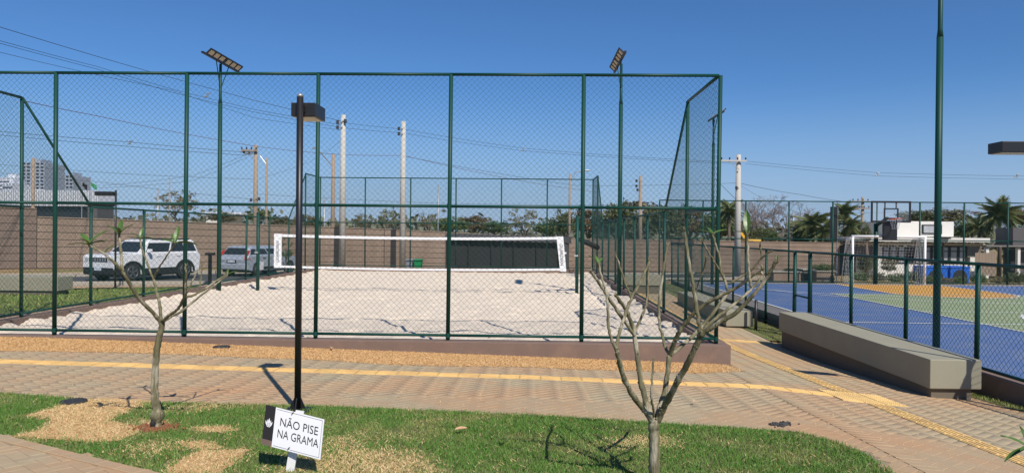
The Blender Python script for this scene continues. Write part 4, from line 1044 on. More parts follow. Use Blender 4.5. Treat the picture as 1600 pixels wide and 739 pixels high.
def car(name, label, cat, loc, rz, L, W, prof, gh, wb, wr, paint, glasses, style):
    root = empty(name, (0,0,0), label, cat)
    (fx_, rx_) = wb
    # body side profile with wheel arches (front at +x)
    pts = [prof[0]]
    body = []
    low = .26
    side = [(-L/2+.08, low+.06)] + [(rx_-wr-.06, low)] + arc(rx_, wr+.06, low+.05) + [(rx_+wr+.06, low)] + [(fx_-wr-.06, low)] + arc(fx_, wr+.06, low+.05) + [(fx_+wr+.06, low), (L/2-.1, low+.06)] + prof
    b_ = MB().prism(side, -W/2, W/2, 'y').build('body', paint, root, bevel=.05, seg=3)
    # greenhouse: lower and upper outline
    (xb0, xb1, xt0, xt1, zb_, zt_, wb_, wt_) = gh
    mid = .5
    S = lambda x0, x1, wd, z: [(x0, -wd+.05, z), (x0-.0, wd-.05, z), (x0+.06, wd, z), (x1-.06, wd, z), (x1, wd-.05, z), (x1, -wd+.05, z), (x1-.06, -wd, z), (x0+.06, -wd, z)]
    MB_ = loft([S(xb0, xb1, wb_, zb_), S(xt0, xt1, wt_, zt_-.05), S(xt0+.10, xt1-.12, wt_-.10, zt_)])
    r_ = MB_.build('roof', paint, root, bevel=.02)
    def gp(x_f, sgn, z):     # a point on the greenhouse side at height z, fraction along
        t = (z - zb_)/(zt_-.05-zb_); x0 = xb0+(xt0-xb0)*t; x1 = xb1+(xt1-xb1)*t; wd = wb_+(wt_-wb_)*t
        return Vector((x0+(x1-x0)*x_f, sgn*(wd+.006), z))
    za, zc_ = zb_+.05, zt_-.14
    for sgn in (-1, 1):
        for f0, f1, g0, g1 in glasses:
            q = [gp(f0, sgn, za), gp(f1, sgn, za), gp(g1, sgn, zc_), gp(g0, sgn, zc_)]
            q2 = [p - Vector((0, sgn*.03, 0)) for p in q]
            MB().add(q+q2, [(0,1,2,3),(7,6,5,4),(0,4,5,1),(1,5,6,2),(2,6,7,3),(3,7,4,0)]).build('window', M['glass'], root)
        # mirror
        MB().mbox(Matrix.Translation((xb1-.42, sgn*(W/2+.10), zb_+.10)), .12, .22, .15).build('mirror', paint, root, bevel=.03)
        MB().mbox(Matrix.Translation(((fx_+rx_)/2-.02, sgn*(W/2+.004), low+.13)), (fx_-rx_)-2*wr-.14, .03, .25 if style == 'suv' else .12).build('sill', M['trim'], root)
        for hx_ in ((xb0+xb1)/2-.25, (xb0+xb1)/2+.75): MB().mbox(Matrix.Translation((hx_-.15, sgn*(W/2+.012), zb_-.12)), .18, .03, .03).build('door_handle', paint if style=='suv' else M['trim'], root, bevel=.008)
        for dx in ((xb0+xb1)/2+.12, xb1-.25, xb0+.62): MB().box(dx-.004, sgn*(W/2)-.002 if sgn>0 else -W/2-.002, low+.2, dx+.004, W/2+.002 if sgn>0 else -W/2+.002, zb_-.02).build('door_gap', M['trim'], root)
        for cx_ in (fx_, rx_):
            if style == 'suv':
                fl = MB(); A0 = arc(cx_, wr+.065, low+.05, 10); A1 = arc(cx_, wr+.15, low+.05, 10); y0 = sgn*(W/2-.03); y1 = sgn*(W/2+.022); n = len(A0)
                fl.add([(x,y0,z) for x,z in A0]+[(x,y1,z) for x,z in A0]+[(x,y1,z) for x,z in A1]+[(x,y0,z) for x,z in A1], [(k*n+i,k*n+i+1,((k+1)%4)*n+i+1,((k+1)%4)*n+i) for k in range(4) for i in range(n-1)])
                fl.build('wheel_arch', M['trim'], root)
            wheel(root, cx_, sgn*(W/2-.0), wr, sgn)
    # windscreen and rear glass
    def end_glass(xb, xt, s, nm):
        q = []
        for z, xx, wd in ((za, xb, wb_), (zc_+.04, xt, wt_)):
            t = (z-zb_)/(zt_-.05-zb_); x = xb+(xt-xb)*t; w2 = wb_+(wt_-wb_)*t-.10
            q += [Vector((x+s*.008, -w2, z)), Vector((x+s*.008, w2, z))]
        q = [q[0], q[1], q[3], q[2]]; q2 = [p - Vector((s*.03,0,0)) for p in q]
        MB().add(q+q2, [(0,1,2,3),(7,6,5,4),(0,4,5,1),(1,5,6,2),(2,6,7,3),(3,7,4,0)]).build(nm, M['glass'], root)
    end_glass(xb1, xt1, 1, 'windscreen'); end_glass(xb0, xt0, -1, 'rear_window')
    MB().box(-L/2+.3, -W/2+.1, .2, L/2-.3, W/2-.1, .5).build('underbody', M['trim'], root)
    if style == 'suv':
        MB().box(L/2-.04, -W/2+.05, .30, L/2+.02, W/2-.05, .58).build('front_bumper', M['trim'], root, bevel=.03); MB().box(L/2-.42, -W/2-.006, .28, L/2-.03, W/2+.006, .60).build('front_bumper_side', M['trim'], root, bevel=.02)
        g_ = MB().box(L/2-.02, -.52, .80, L/2+.012, .52, .97).build('grille', M['trim'], root)
        for k in range(7): MB().box(L/2+.013, -.48+k*.142, .82, L/2+.02, -.40+k*.142, .95).build('grille_slot', M['steel'], g_)
        for s in (-1, 1):
            MB().tube([(L/2-.05, s*.66, .885), (L/2+.015, s*.66, .885)], .095, 16).build('headlight', M['headlamp'], root)
            MB().box(xt0+.2, s*(wt_-.06)-.02, zt_-.02, xt1-.25, s*(wt_-.06)+.02, zt_+.035).build('roof_rail', M['trim'], root, bevel=.01)
            MB().box(-L/2-.015, s*.72-.1, .8, -L/2+.02, s*.72+.1, 1.02).build('tail_light', M['redlamp'], root)
        MB().box(L/2+.021, -.2, .46, L/2+.03, .2, .59).build('number_plate', M['plate'], root)
    else:
        MB().box(-L/2-.02, -W/2+.06, .34, -L/2+.06, W/2-.06, .62).build('rear_bumper', paint, root, bevel=.04)
        MB().box(-L/2-.004, -.26, .66, -L/2+.03, .26, .78).build('plate_recess', M['trim'], root)
        MB().box(-L/2-.015, -.2, .67, -L/2-.005, .2, .77).build('number_plate', M['plate'], root)
        for s in (-1, 1):
            q_ = lambda y0, y1: [(-2.0, s*(W/2-y0), .80), (-1.72, s*(W/2-y0), .82), (-1.52, s*(W/2-.155-y0), 1.20), (-1.74, s*(W/2-.155-y0), 1.22)]
            MB().add(q_(-.012, 0) + q_(.13, 0), [(0,1,2,3),(7,6,5,4),(0,4,5,1),(1,5,6,2),(2,6,7,3),(3,7,4,0)]).build('tail_light', M['redlamp'], root)
            MB().box(L/2-.25, s*.62-.14, .62, L/2+.004, s*.62+.14, .78).build('headlight', M['headlamp'], root, bevel=.02)
        MB().tube([(xt0+.35, 0, zt_), (xt0+.1, 0, zt_+.28)], .006, 5).build('aerial', M['trim'], root)
    root.location = loc; root.rotation_euler.z = rz
    return root
S0 = at(226, 440, 29.6)
car('parked_car', 'white four-wheel-drive with black trim and slotted grille parked facing left', 'car', (S0.x, S0.y, G(S0.x,S0.y)+.04), atan2(-.93,-.37), 4.24, 1.80,
    [(2.12,.55),(2.12,1.0),(2.0,1.08),(1.0,1.13),(-2.0,1.13),(-2.12,1.0)], (-2.06, 1.02, -1.92, .42, 1.12, 1.68, .86, .70), (1.30, -1.27), .375, M['carwhite'],
    [(.04,.24,.05,.24),(.27,.50,.27,.50),(.53,.90,.53,.955)], 'suv')
S1 = at(406, 433, 34.5)
car('parked_car', 'silver hatchback with red tail lamp parked facing away along the wall', 'car', (S1.x, S1.y, G(S1.x,S1.y)+.04), atan2(.95,.30), 4.03, 1.69,
    [(2.0,.5),(1.95,.72),(1.75,.84),(1.05,.97),(-1.85,1.0),(-1.98,.8)], (-1.88, 1.15, -1.52, .35, .98, 1.43, .80, .62), (1.25, -1.20), .30, M['carsilver'],
    [(.06,.20,.06,.20),(.23,.50,.23,.50),(.53,.88,.53,.95)], 'hatch')

# ------------------------------------------------------------------ shed behind the net, bins
a = at(697, 420, 36); b = at(889, 420, 36); zt = at(790, 365, 36).z; zb = G(a.x, 36)
t = empty('shade_shed', ((a.x+b.x)/2, 38, zb), 'long black shed with corrugated dark roof behind the court net', 'shed')
MB().box(a.x, 36.0, zb-.6, b.x-.5, 36.06, zt-.35).build('front_wall', M['shed'], t)
MB().box(a.x, 36.07, zb-.6, a.x+.06, 40, zt-.2).build('side_wall', M['shed'], t); MB().box(b.x-.06, 36.07, zb-.6, b.x, 40, zt-.4).build('side_wall', M['shed'], t)
MB().box(a.x+.07, 39.95, zb-.6, b.x-.07, 40, zt-.2).build('back_wall', M['shed'], t)
for i in range(6): x = a.x + (b.x-.5-a.x)*i/5; MB().box(x-.03, 35.93, zb-.4, x+.03, 35.995, zt-.36).build('post', M['black'], t)
n = 40
za_, zb2 = zt+.0, zt-.32
for k in range(4):
    mb = MB(); xs_ = [a.x-.1 + (b.x-a.x+.2)*(k/4 + i/(4*24)) for i in range(25)]
    vs = []
    for yy, dz in ((35.75, -.30), (36.6, -.02), (40.2, -.3)):
        for x in xs_:
            f = (x-a.x)/(b.x-a.x); vs.append((x, yy, zt + dz - .12*f + .035*sin(x*2*pi/.30)))
    for yy, dz in ((35.75, -.33), (36.6, -.05), (40.2, -.33)):
        for x in xs_:
            f = (x-a.x)/(b.x-a.x); vs.append((x, yy, zt + dz - .12*f + .035*sin(x*2*pi/.30)))
    fs = [(r*25+i, r*25+i+1, (r+1)*25+i+1, (r+1)*25+i) for r in (0,1,3,4) for i in range(24)] + [(i, 75+i, 76+i, i+1) for i in range(24)] + [(50+i, 51+i, 126+i, 125+i) for i in range(24)]
    mb.add(vs, fs).build('roof_sheet', M['shedroof'], t)
x = b.x-.5
MB().box(x+.01, 35.8, zb-.5, b.x-.02, 35.98, zt-.15).build('folded_curtain', M['shedroof'], t)
MB().box(x+.12, 35.77, zt-1.0, x+.35, 35.795, zt-.9).build('tag_plate', M['signw'], t)
for px, wd, m_, lab in ((653,11,'bingreen','green plastic bin beside the black shed'), (640,10,'bingrey','grey plastic bin left of the green bin')):
    p = at(px, 418, 35.2); s = wd/31.5/2; z0 = G(p.x,35)
    t = empty('waste_bin', (p.x, 35.4, z0), lab, 'bin')
    zt2 = at(px, 405, 35.2).z
    mb = MB(); mb.add([(p.x-s*.8,35.1,z0),(p.x+s*.8,35.1,z0),(p.x+s*.8,35.6,z0),(p.x-s*.8,35.6,z0),(p.x-s,35.0,zt2-.06),(p.x+s,35.0,zt2-.06),(p.x+s,35.7,zt2-.06),(p.x-s,35.7,zt2-.06)], [(3,2,1,0),(4,5,6,7),(0,1,5,4),(1,2,6,5),(2,3,7,6),(3,0,4,7)])
    mb.build('bin_body', M[m_], t, bevel=.02); MB().box(p.x-s-.03, 34.95, zt2-.058, p.x+s+.03, 35.75, zt2).build('lid', M[m_], t, bevel=.02)

# ------------------------------------------------------------------ white house
HY = 62.
def hb(t, name, m, x0, y0, x1, y1, Y, dep, bev=0):      # block from pixel corners (top-left, bottom-right) at depth Y
    a = at(x0, y0, Y); b = at(x1, y1, Y)
    return MB().box(a.x, Y, b.z, b.x, Y+dep, a.z).build(name, m, t, bevel=bev)
c = at(1440, 432, HY)
t = empty('white_house', (c.x, HY+3, G(c.x,HY)), 'modern white house with flat roofs behind the goal', 'house')
hb(t, 'upper_storey', M['housew'], 1392, 345.5, 1490, 370, HY+1.5, 7)
r = hb(t, 'flat_roof', M['housew'], 1330, 370, 1547, 378.5, HY-1.2, 9)
hb(t, 'soffit', M['soffit'], 1334, 379, 1540, 384.5, HY-.4, 7.9)
hb(t, 'stone_wall', M['houseg'], 1338, 385, 1368, 432, HY-.2, 7)
hb(t, 'wall', M['housew'], 1516, 402, 1531, 438, HY-.25, .5)
hb(t, 'side_wall', M['apron'], 1512, 384.7, 1531, 402, HY-.2, 6)
hb(t, 'wall', M['housew'], 1368.5, 384.8, 1378, 432, HY-.1, 6)
hb(t, 'plinth', M['housew'], 1378.3, 412, 1512, 440, HY-.05, 6)
hb(t, 'interior', M['housegb'], 1378.5, 384.9, 1511.8, 411.8, HY+2.5, .2)
w_ = hb(t, 'window', M['frame'], 1441, 351, 1472, 366, HY+1.42, .06); hb(w_, 'pane', M['curtain'], 1443.5, 353, 1469.5, 364, HY+1.36, .05)
xs_ = [1379, 1391, 1403, 1416, 1429, 1443, 1456, 1471, 1484, 1498, 1511]
for i in range(len(xs_)-1):
    w_ = empty_child('window', t, (0,0,0))
    w_.location = (0,0,0)
    y0, y1 = 384.9+.0*i, 411.5
    for q in ((xs_[i], y0, xs_[i+1]-.2, y0+1.6), (xs_[i], y1-1.6, xs_[i+1]-.2, y1), (xs_[i], y0+1.7, xs_[i]+1.6, y1-1.7), (xs_[i+1]-1.8, y0+1.7, xs_[i+1]-.2, y1-1.7), (xs_[i]+1.7, 392, xs_[i+1]-1.9, 393.4)):
        hb(w_, 'frame', M['frame'], *q, HY-.12, .06)
    hb(w_, 'pane', M['curtain'] if i not in (3,) else M['glass'], xs_[i]+1.2, y0+1, xs_[i+1]-1, y1-1, HY-.04, .03)
hb(t, 'awning', M['frame'], 1473, 370.5, 1486, 373.5, HY-1.5, .25)
hb(t, 'awning', M['frame'], 1428, 373.5, 1442, 376, HY-1.5, .25)
hb(t, 'column', M['frame'], 1473.5, 379, 1475, 432, HY-1.0, .1)
c = at(1600, 432, 58)
t = empty('grey_house', (c.x, 60, G(c.x,60)), 'dark grey flat-roofed house at the right edge', 'house')
hb(t, 'wall', M['housegb'], 1583, 356, 1700, 386, 60, 2.2); hb(t, 'lower_wall', M['housegb'], 1590, 386.2, 1700, 436, 60.3, 1.8)
hb(t, 'slab', M['apron'], 1541, 383, 1700, 387, 59.2, .7); d_ = hb(t, 'door', M['frame'], 1571, 387.5, 1590, 424, 60.25, .1)
for k in range(4): hb(d_, 'plank', M['trim'], 1572+k*4.6, 388.5, 1575.8+k*4.6, 423, 60.2, .04)
hb(t, 'pillar', M['housew'], 1541, 387.4, 1545, 436, 59.4, .3); hb(t, 'pillar', M['housew'], 1590.5, 387.4, 1594, 436, 59.4, .3)
c = at(1543, 415, 57)
t = empty('palisade_fence', (c.x-1, 57, G(c.x,57)), 'brown fence of upright slats between the white house and the grey house', 'fence')
for k in range(14): hb(t, 'slat', M['oldpole'], 1524+k*2.3, 395, 1525.4+k*2.3, 430, 57, .04)
for y in (400, 424): hb(t, 'rail', M['oldpole'], 1523.5, y, 1557, y+1.2, 57.05, .05)
# blue play boxes
for x0, x1, lab in ((1444,1481,'wide blue plastic crate with dark arched opening in front of the white house'), (1485,1515,'narrower blue plastic crate with round dark opening, right of the wide one')):
    Y = 44.; a = at(x0, 416, Y); b = at(x1, 442, Y)
    t = empty('blue_crate', ((a.x+b.x)/2, Y+.6, b.z), lab, 'crate')
    bd = MB().box(a.x, Y, b.z, b.x, Y+1.3, a.z).build('crate_body', M['binblue'], t, bevel=.05)
    cx_ = (a.x+b.x)/2; rr_ = min((b.x-a.x)*.36, .42)
    hole = [(cx_-rr_*(1.0), b.z+.12)] + [(cx_ + rr_*cos(pi-pi*i/14)*1.0, b.z+.42+rr_*sin(pi*i/14)*.9) for i in range(15)] + [(cx_+rr_, b.z+.12)]
    MB().prism(hole, Y-.02, Y-.003, 'y').build('opening', M['trim'], t)
    MB().box(a.x-.04, Y-.04, a.z-.1, b.x+.04, Y-.004, a.z-.02).build('rim', M['binblue'], t, bevel=.01)

# ------------------------------------------------------------------ poles and wires
def upole(px, ptop, pbot, Y, r, m, label, arms=(), name='utility_pole', lamp=0, cyl=()):
    a = at(px, ptop, Y); zb_ = G(a.x, Y) - .1
    t = empty(name, (a.x, Y, zb_), label, 'utility pole', 'concrete and wooden poles along the street')
    MB().tube([(a.x, Y, zb_), (a.x, Y, a.z)], [r*1.25, r*.85], 12).build('pole', M[m], t, smooth=True)
    for (dx0, dx1, dy, hz) in arms:
        z = at(px, ptop+dy, Y).z
        ar = MB().box(a.x+dx0, Y-.16-r, z-.06, a.x+dx1, Y-.05-r, z+.06).build('crossarm', M['oldpole' if m != 'concpole' else 'concpole'], t)
        for k in range(4):
            x = a.x + dx0 + .08 + (dx1-dx0-.16)*k/3
            MB().tube([(x, Y-.1-r, z+.06), (x, Y-.1-r, z+.13), (x, Y-.1-r, z+.17), (x, Y-.1-r, z+.26)], [.02,.07,.05,.06], 8).build('insulator', M['cover'], ar)
        MB().bar((a.x+dx0*.6, Y-.1-r, z-.05), (a.x, Y-.1-r, z-.7), .04, .04).build('brace', M['steel'], t)
    for dx, dy in cyl:
        p = at(px, ptop+dy, Y)
        MB().tube([(a.x+dx, Y-r, p.z-.12), (a.x+dx, Y-r, p.z+.12)], .10, 8).build('insulator', M['cover'], t)
        MB().bar((a.x, Y-r, p.z), (a.x+dx, Y-r, p.z), .05, .05).build('bracket', M['steel'], t)
    if lamp:
        MB().tube([(a.x, Y, a.z-.6), (a.x+lamp*.6, Y, a.z+.2), (a.x+lamp*1.4, Y, a.z+.35)], .04, 6).build('lamp_arm', M['steel'], t)
        MB().mbox(Matrix.Translation((a.x+lamp*1.6, Y, a.z+.34)), .6, .25, .12).build('lamp_head', M['steel'], t, bevel=.04)
    return t
upole(400, 227, 345, 56, .17, 'oldpole', 'tan wooden pole with clustered insulators beyond the silver car', [(-1.1,.2,9,1)], cyl=[(-.5,13),(-.9,11),(.35,84),(-.3,86)])
upole(417, 247, 345, 60, .10, 'oldpole', 'slim tan street-light pole just right of the insulator pole', lamp=-1, name='street_light')
upole(521, 241, 357, 62, .18, 'oldpole', 'tan pole with long pale lamp arm left of the first white pole', lamp=0)
t = bpy.data.objects['utility_pole.001']; q0 = at(521, 262, 62); q1 = at(497, 234, 61.5)
MB().tube([q0, q1], .05, 6).build('lamp_arm', M['steel'], t); MB().mbox(Matrix.Translation(at(493,232,61.5)), .6,.25,.12).build('lamp_head', M['steel'], t)
upole(536.5, 180, 413, 50.5, .20, 'concpole', 'left one of the two tall white concrete poles behind the court', cyl=[(-.35,12),(-.35,20),(.2,10)])
upole(630.5, 190, 415, 53, .20, 'concpole', 'right one of the two tall white concrete poles behind the court', cyl=[(-.3,12),(-.3,20)])
upole(685, 290, 357, 66, .06, 'steel', 'thin distant grey pole left of the fence middle post')
upole(890.5, 272, 372, 68, .11, 'oldpole', 'slim pole with small lamp behind the right part of the court', lamp=1, name='street_light')
upole(1001, 275, 376, 66, .17, 'oldpole', 'tan pole with side insulators rising from the trees right of the court', cyl=[(-.4,8),(-.4,16),(-.3,22)])
upole(1154, 242, 431, 57, .22, 'concpole', 'white concrete pole with long crossarm at left of the bare tree', [(-1.5,.55,10,1)], cyl=[(-.2,52)])
upole(1348, 308, 372, 75, .17, 'oldpole', 'pole with two crossarms behind the basketball backboard', [(-1.2,.5,7,1),(-1.0,.6,18,1)])
upole(52, 247, 322, 66, .16, 'oldpole', 'pale pole in front of the grey tower block at far left')
upole(247, 295, 345, 90, .09, 'steel', 'distant thin pole at the left side of the lone tree')
upole(265, 279, 345, 90, .08, 'oldpole', 'distant thin pole in the middle of the lone tree')
upole(1240, 328, 380, 70, .08, 'steel', 'thin grey pole right of the bare tree')
upole(507, 310, 357, 90, .08, 'steel', 'faint distant pole between tan pole and black lamp post')

def wire(pts, r=.015, m='cable', sagf=.0, label='', spac=None):
    P3 = [at(*p) for p in pts]; out = []
    for i in range(len(P3)-1):
        L = (P3[i+1]-P3[i]).length; s = L*sagf
        for k in range(8): t_ = k/8; out.append(P3[i]*(1-t_) + P3[i+1]*t_ - Vector((0,0,4*s*t_*(1-t_))))
    out.append(P3[-1])
    tag(MB().tube(out, r*.75, 4, False).build('power_line', M[m], smooth=True), label, 'power line', 'overhead power lines')
    return out
L_ = 'black overhead wire '
wire([(-80,18,30),(215,107,45),(400,158,50),(536,190,50.5)], .02, 'cable', .002, L_ + 'highest at left, running down to the left white pole')
wire([(-80,42,30),(150,104,42),(270,140,47),(400,172,50),(536,196,50.5)], .016, 'cable', .002, L_ + 'second from the top at the left edge')
wire([(-80,46,30),(150,108,42),(270,145,47),(400,176,50),(536,200,50.5)], .016, 'cable', .002, L_ + 'third from the top at the left edge')
wire([(-80,62,30),(100,106,38),(270,142,45),(400,185,50),(536,204,50.5)], .014, 'cable', .002, L_ + 'fourth from the top at the left edge')
wire([(38,158,30),(150,181,40),(270,206,47),(400,229,50)], .02, 'redcable', .002, 'dark red wire sloping behind the front fence at left')
wire([(400,229,56),(536,242,51),(630,243,53),(800,280,60),(930,300,66)], .018, 'redcable', .006, 'dark red wire passing both white poles and falling right')
wire([(-80,198,50),(200,222,52),(383,238,56)], .02, 'cable', .004, L_ + 'level upper one of the pair ending at the insulator pole')
wire([(-80,203,50),(200,229,52),(386,243,56)], .02, 'cable', .004, L_ + 'level lower one of the pair ending at the insulator pole')
wire([(-80,250,60),(200,272,58),(400,280,56)], .015, 'cable', .004, L_ + 'lowest level one left of the insulator pole')
wire([(-80,262,70),(160,285,66),(400,312,56)], .015, 'cable', .003, L_ + 'faint one just above the buildings at left')
wire([(160,290,66),(300,275,60),(384,242,56)], .014, 'cable', .006, L_ + 'rising from the left skyline to the insulators')
wire([(150,294,66),(300,283,60),(386,246,56)], .014, 'cable', .006, L_ + 'rising just beneath its twin to the insulators')
wire([(400,303,56),(521,310,62),(700,318,66),(1000,320,66)], .014, 'cable', .004, L_ + 'low one behind the middle rail of the court')
wire([(404,280,56),(480,255,60),(540,215,50.5)], .012, 'cable', .006, L_ + 'rising from the tan pole to the left white pole')
wire([(536,192,50.5),(630,202,53),(820,232,60),(1154,254,57)], .014, 'cable', .006, L_ + 'topmost to the right of the white poles')
wire([(536,200,50.5),(630,208,53),(820,236,60),(1154,256,57)], .014, 'cable', .006, L_ + 'second to the right of the white poles')
wire([(630,244,53),(900,290,62),(1154,286,57)], .014, 'cable', .006, L_ + 'sagging to the crossarm pole from the right white pole')
wire([(1165,252,57),(1371,270,60),(1680,276,64)], .014, 'cable', .003, L_ + 'upper one running right from the crossarm')
wire([(1165,256,57),(1371,275,60),(1680,281,64)], .014, 'cable', .003, L_ + 'lower one running right from the crossarm')
wire([(1154,286,57),(1250,304,64),(1348,318,75)], .02, 'cable', .006, L_ + 'thick and wavy between the two crossarm poles')
wire([(1154,288,57),(1200,315,64),(1250,333,70)], .012, 'cable', .004, L_ + 'steep one falling right from the white crossarm pole')
wire([(1118,280,55),(1152,314,57)], .025, 'cable', .0, L_ + 'short stay wire left of the white crossarm pole')
wire([(1200,334,75),(1500,330,75),(1680,334,75)], .012, 'cable', .002, L_ + 'faint one just below the top rail of the tall back fence')
for px, py, Y, lab in ((324,149,47,'wire spacer hanging on the lines above the left fence bay'), (203,223,52,'wire spacer on the level pair of lines at left'), (818,234,60,'wire spacer on the lines right of the fence middle'), (1371,272.5,60,'wire spacer on the lines above the basketball hoop'), (1589,275,63,'wire spacer on the lines near the right edge')):
    p = at(px, py, Y); mb = MB(); mb.mbox(Matrix.Translation(p), .10,.08,.30)
    for s in (-1,1): mb.mbox(Matrix.Translation(p+Vector((s*.1,0,.1*s))), .2,.08,.08)
    tag(mb.build('wire_spacer', M['steel'], bevel=.01), lab, 'wire spacer', 'spacers on the overhead wires')
print('poles done')

# ------------------------------------------------------------------ trees
def crown_mesh(seed, n_clump, n_leaf, size, clump=.34, flat=1.0, mat_=None, hollow=.35):
    g = np.random.default_rng(seed); V = []
    d = g.normal(size=(n_clump, 3)); d /= np.linalg.norm(d, axis=1)[:,None]; rad = hollow + (1-hollow)*g.random(n_clump)**.6
    c = d*rad[:,None]; c[:,2] = np.where(c[:,2] < -.35, c[:,2]*.4, c[:,2])
    lump = 1 + .25*np.sin(d[:,0]*3+seed) * np.cos(d[:,1]*4+seed); c *= lump[:,None]
    for k in range(n_clump):
        cs = clump*g.uniform(.5, 1.25); p = c[k] + g.normal(size=(n_leaf, 3))*cs*np.array([.55,.55,.38*flat])
        a = g.normal(size=(n_leaf,3)); a /= np.linalg.norm(a,axis=1)[:,None]; b = np.cross(a, g.normal(size=(n_leaf,3))); b /= np.linalg.norm(b,axis=1)[:,None]
        s = size*g.uniform(.5,1.2,n_leaf)[:,None]
        V.append(np.stack([p - a*s*.5, p + b*s*.32, p + a*s*.5, p - b*s*.32], 1).reshape(-1,3))
    V = np.concatenate(V); V[:,2] = V[:,2]*.5 + .5; V[:,:2] *= .5
    me = bpy.data.meshes.new('crown'); F = np.arange(len(V)).reshape(-1,4)
    me.vertices.add(len(V)); me.vertices.foreach_set('co', V.astype(np.float32).ravel()); me.loops.add(len(V)); me.loops.foreach_set('vertex_index', F.astype(np.int32).ravel())
    me.polygons.add(len(F)); me.polygons.foreach_set('loop_start', np.arange(0, len(V), 4, dtype=np.int32)); me.update(calc_edges=True)
    me.materials.append(mat_); return me
CR = {}
def crown(kind, var):
    k = (kind, var)
    if k not in CR:
        sp = (60, 55, .16, .30) if var < 3 else (34, 34, .13, .22)
        CR[k] = crown_mesh(kind*10+var, *sp[:3], clump=sp[3], mat_=M['far'][kind], hollow=.35 if var < 3 else .6)
    return CR[k]
def tree(x0, x1, ytop, ybase_crown, Y, kind, var, label, group='trees beyond the walls', name='tree'):
    a = at(x0, ytop, Y); b = at(x1, ybase_crown, Y); cx_ = (a.x+b.x)/2; z0 = G(cx_, Y)
    t = empty(name, (cx_, Y, z0), label, 'tree', group)
    mb = MB(); h = b.z + (a.z-b.z)*.45
    mb.tube([(cx_, Y, z0-.1), (cx_+.1, Y, (z0+b.z)/2), (cx_, Y, h)], [.22,.17,.08], 8)
    wd = (b.x-a.x)
    for k in range(6):
        an = k*2.4+var; s = Vector((cx_, Y, b.z - .2 + .12*k)); e = Vector((cx_ + cos(an)*wd*.34, Y + sin(an)*wd*.3, b.z + (a.z-b.z)*(.45+.07*k)))
        mb.tube([s, (s+e)/2 + Vector((0,0,-.15)), e], [.09,.06,.025], 6)
    mb.build('trunk', M['trunk'], t, smooth=True)
    o = bpy.data.objects.new('crown', crown(kind, var)); COL.objects.link(o); o.parent = t
    o.location = (0, 0, b.z - z0); o.scale = (wd*1.05, wd*rnd.uniform(.8,1.05), (a.z-b.z)*1.02); o.rotation_euler.z = rnd.random()*6
    return t
T = [ # x0,x1,top,crown base,Y,kind,var,label
 (244,303,297,340,95,1,3,'lone airy tree standing between two thin distant poles at left'),
 (325,372,331,350,120,1,0,'low olive tree above the brown wall, left of the insulator pole'),
 (386,424,324,350,85,2,1,'rounder green tree behind the insulator pole'),
 (424,462,338,360,110,1,2,'low olive tree left of the black lamp post, above the wall'),
 (452,498,334,362,105,1,0,'low dull tree right behind the black lamp post'),
 (552,588,334,360,95,1,3,'thin olive tree between the two white poles, left one'),
 (588,624,328,360,95,0,3,'dark open tree just left of the right white pole'),
 (655,684,333,362,92,1,3,'small open tree left of the thin grey pole'),
 (678,735,340,366,90,2,1,'low bright green tree behind the left part of the black shed'),
 (712,768,336,366,96,3,0,'brownish mound-shaped tree behind the black shed'),
 (750,795,346,368,90,2,2,'low green tree behind the middle of the black shed'),
 (795,846,326,368,100,1,3,'open feathery tree behind the right part of the black shed'),
 (838,880,344,371,90,2,0,'low green tree at the right end of the black shed'),
 (858,905,330,373,85,0,1,'dark green tree beside the slim lamp pole'),
 (890,950,323,374,88,3,2,'red-brown tinged tree behind the far bench-side corner fence'),
 (930,1000,318,376,84,0,1,'large dark tree left of the tan side-insulator pole'),
 (955,1040,312,370,92,1,0,'tallest spreading olive tree behind the tan side-insulator pole'),
 (1010,1070,320,377,82,0,2,'dark full tree right of the tan side-insulator pole'),
 (1050,1106,318,377,86,3,0,'brown-green tree behind the near bench-side corner post'),
 (1096,1150,324,378,80,2,1,'green tree left of the white crossarm pole'),
 (1120,1178,340,380,84,1,2,'dull low tree behind the white crossarm pole'),
 (1174,1204,355,382,72,0,2,'dark bush at the left foot of the bare tree'),
 (1196,1216,358,382,70,2,1,'bright green bush at the right foot of the bare tree'),
 (1405,1462,330,352,85,0,0,'dark canopy rising over the white house roof, left one'),
 (1440,1508,326,356,92,1,1,'olive canopy rising over the white house roof, right one'),
 (1488,1532,340,378,76,2,2,'bright green tree right of the white upper storey'),
 (1500,1540,328,350,100,3,3,'sparse reddish tree behind the bright green one'),
 (1556,1606,322,352,80,3,1,'rusty brown canopy over the grey house'),
 (1580,1650,330,362,86,0,0,'dark canopy at the right edge over the grey house'),
 (60,108,322,342,75,2,0,'green shrub-like tree before the slatted building at left'),
 (96,140,326,344,80,0,2,'dark shrub-like tree right of the slatted building'),
 (1345,1362,352,384,60,0,1,'narrow dark tree beside the stone wall of the white house'),
]
for a_ in T: tree(*a_)
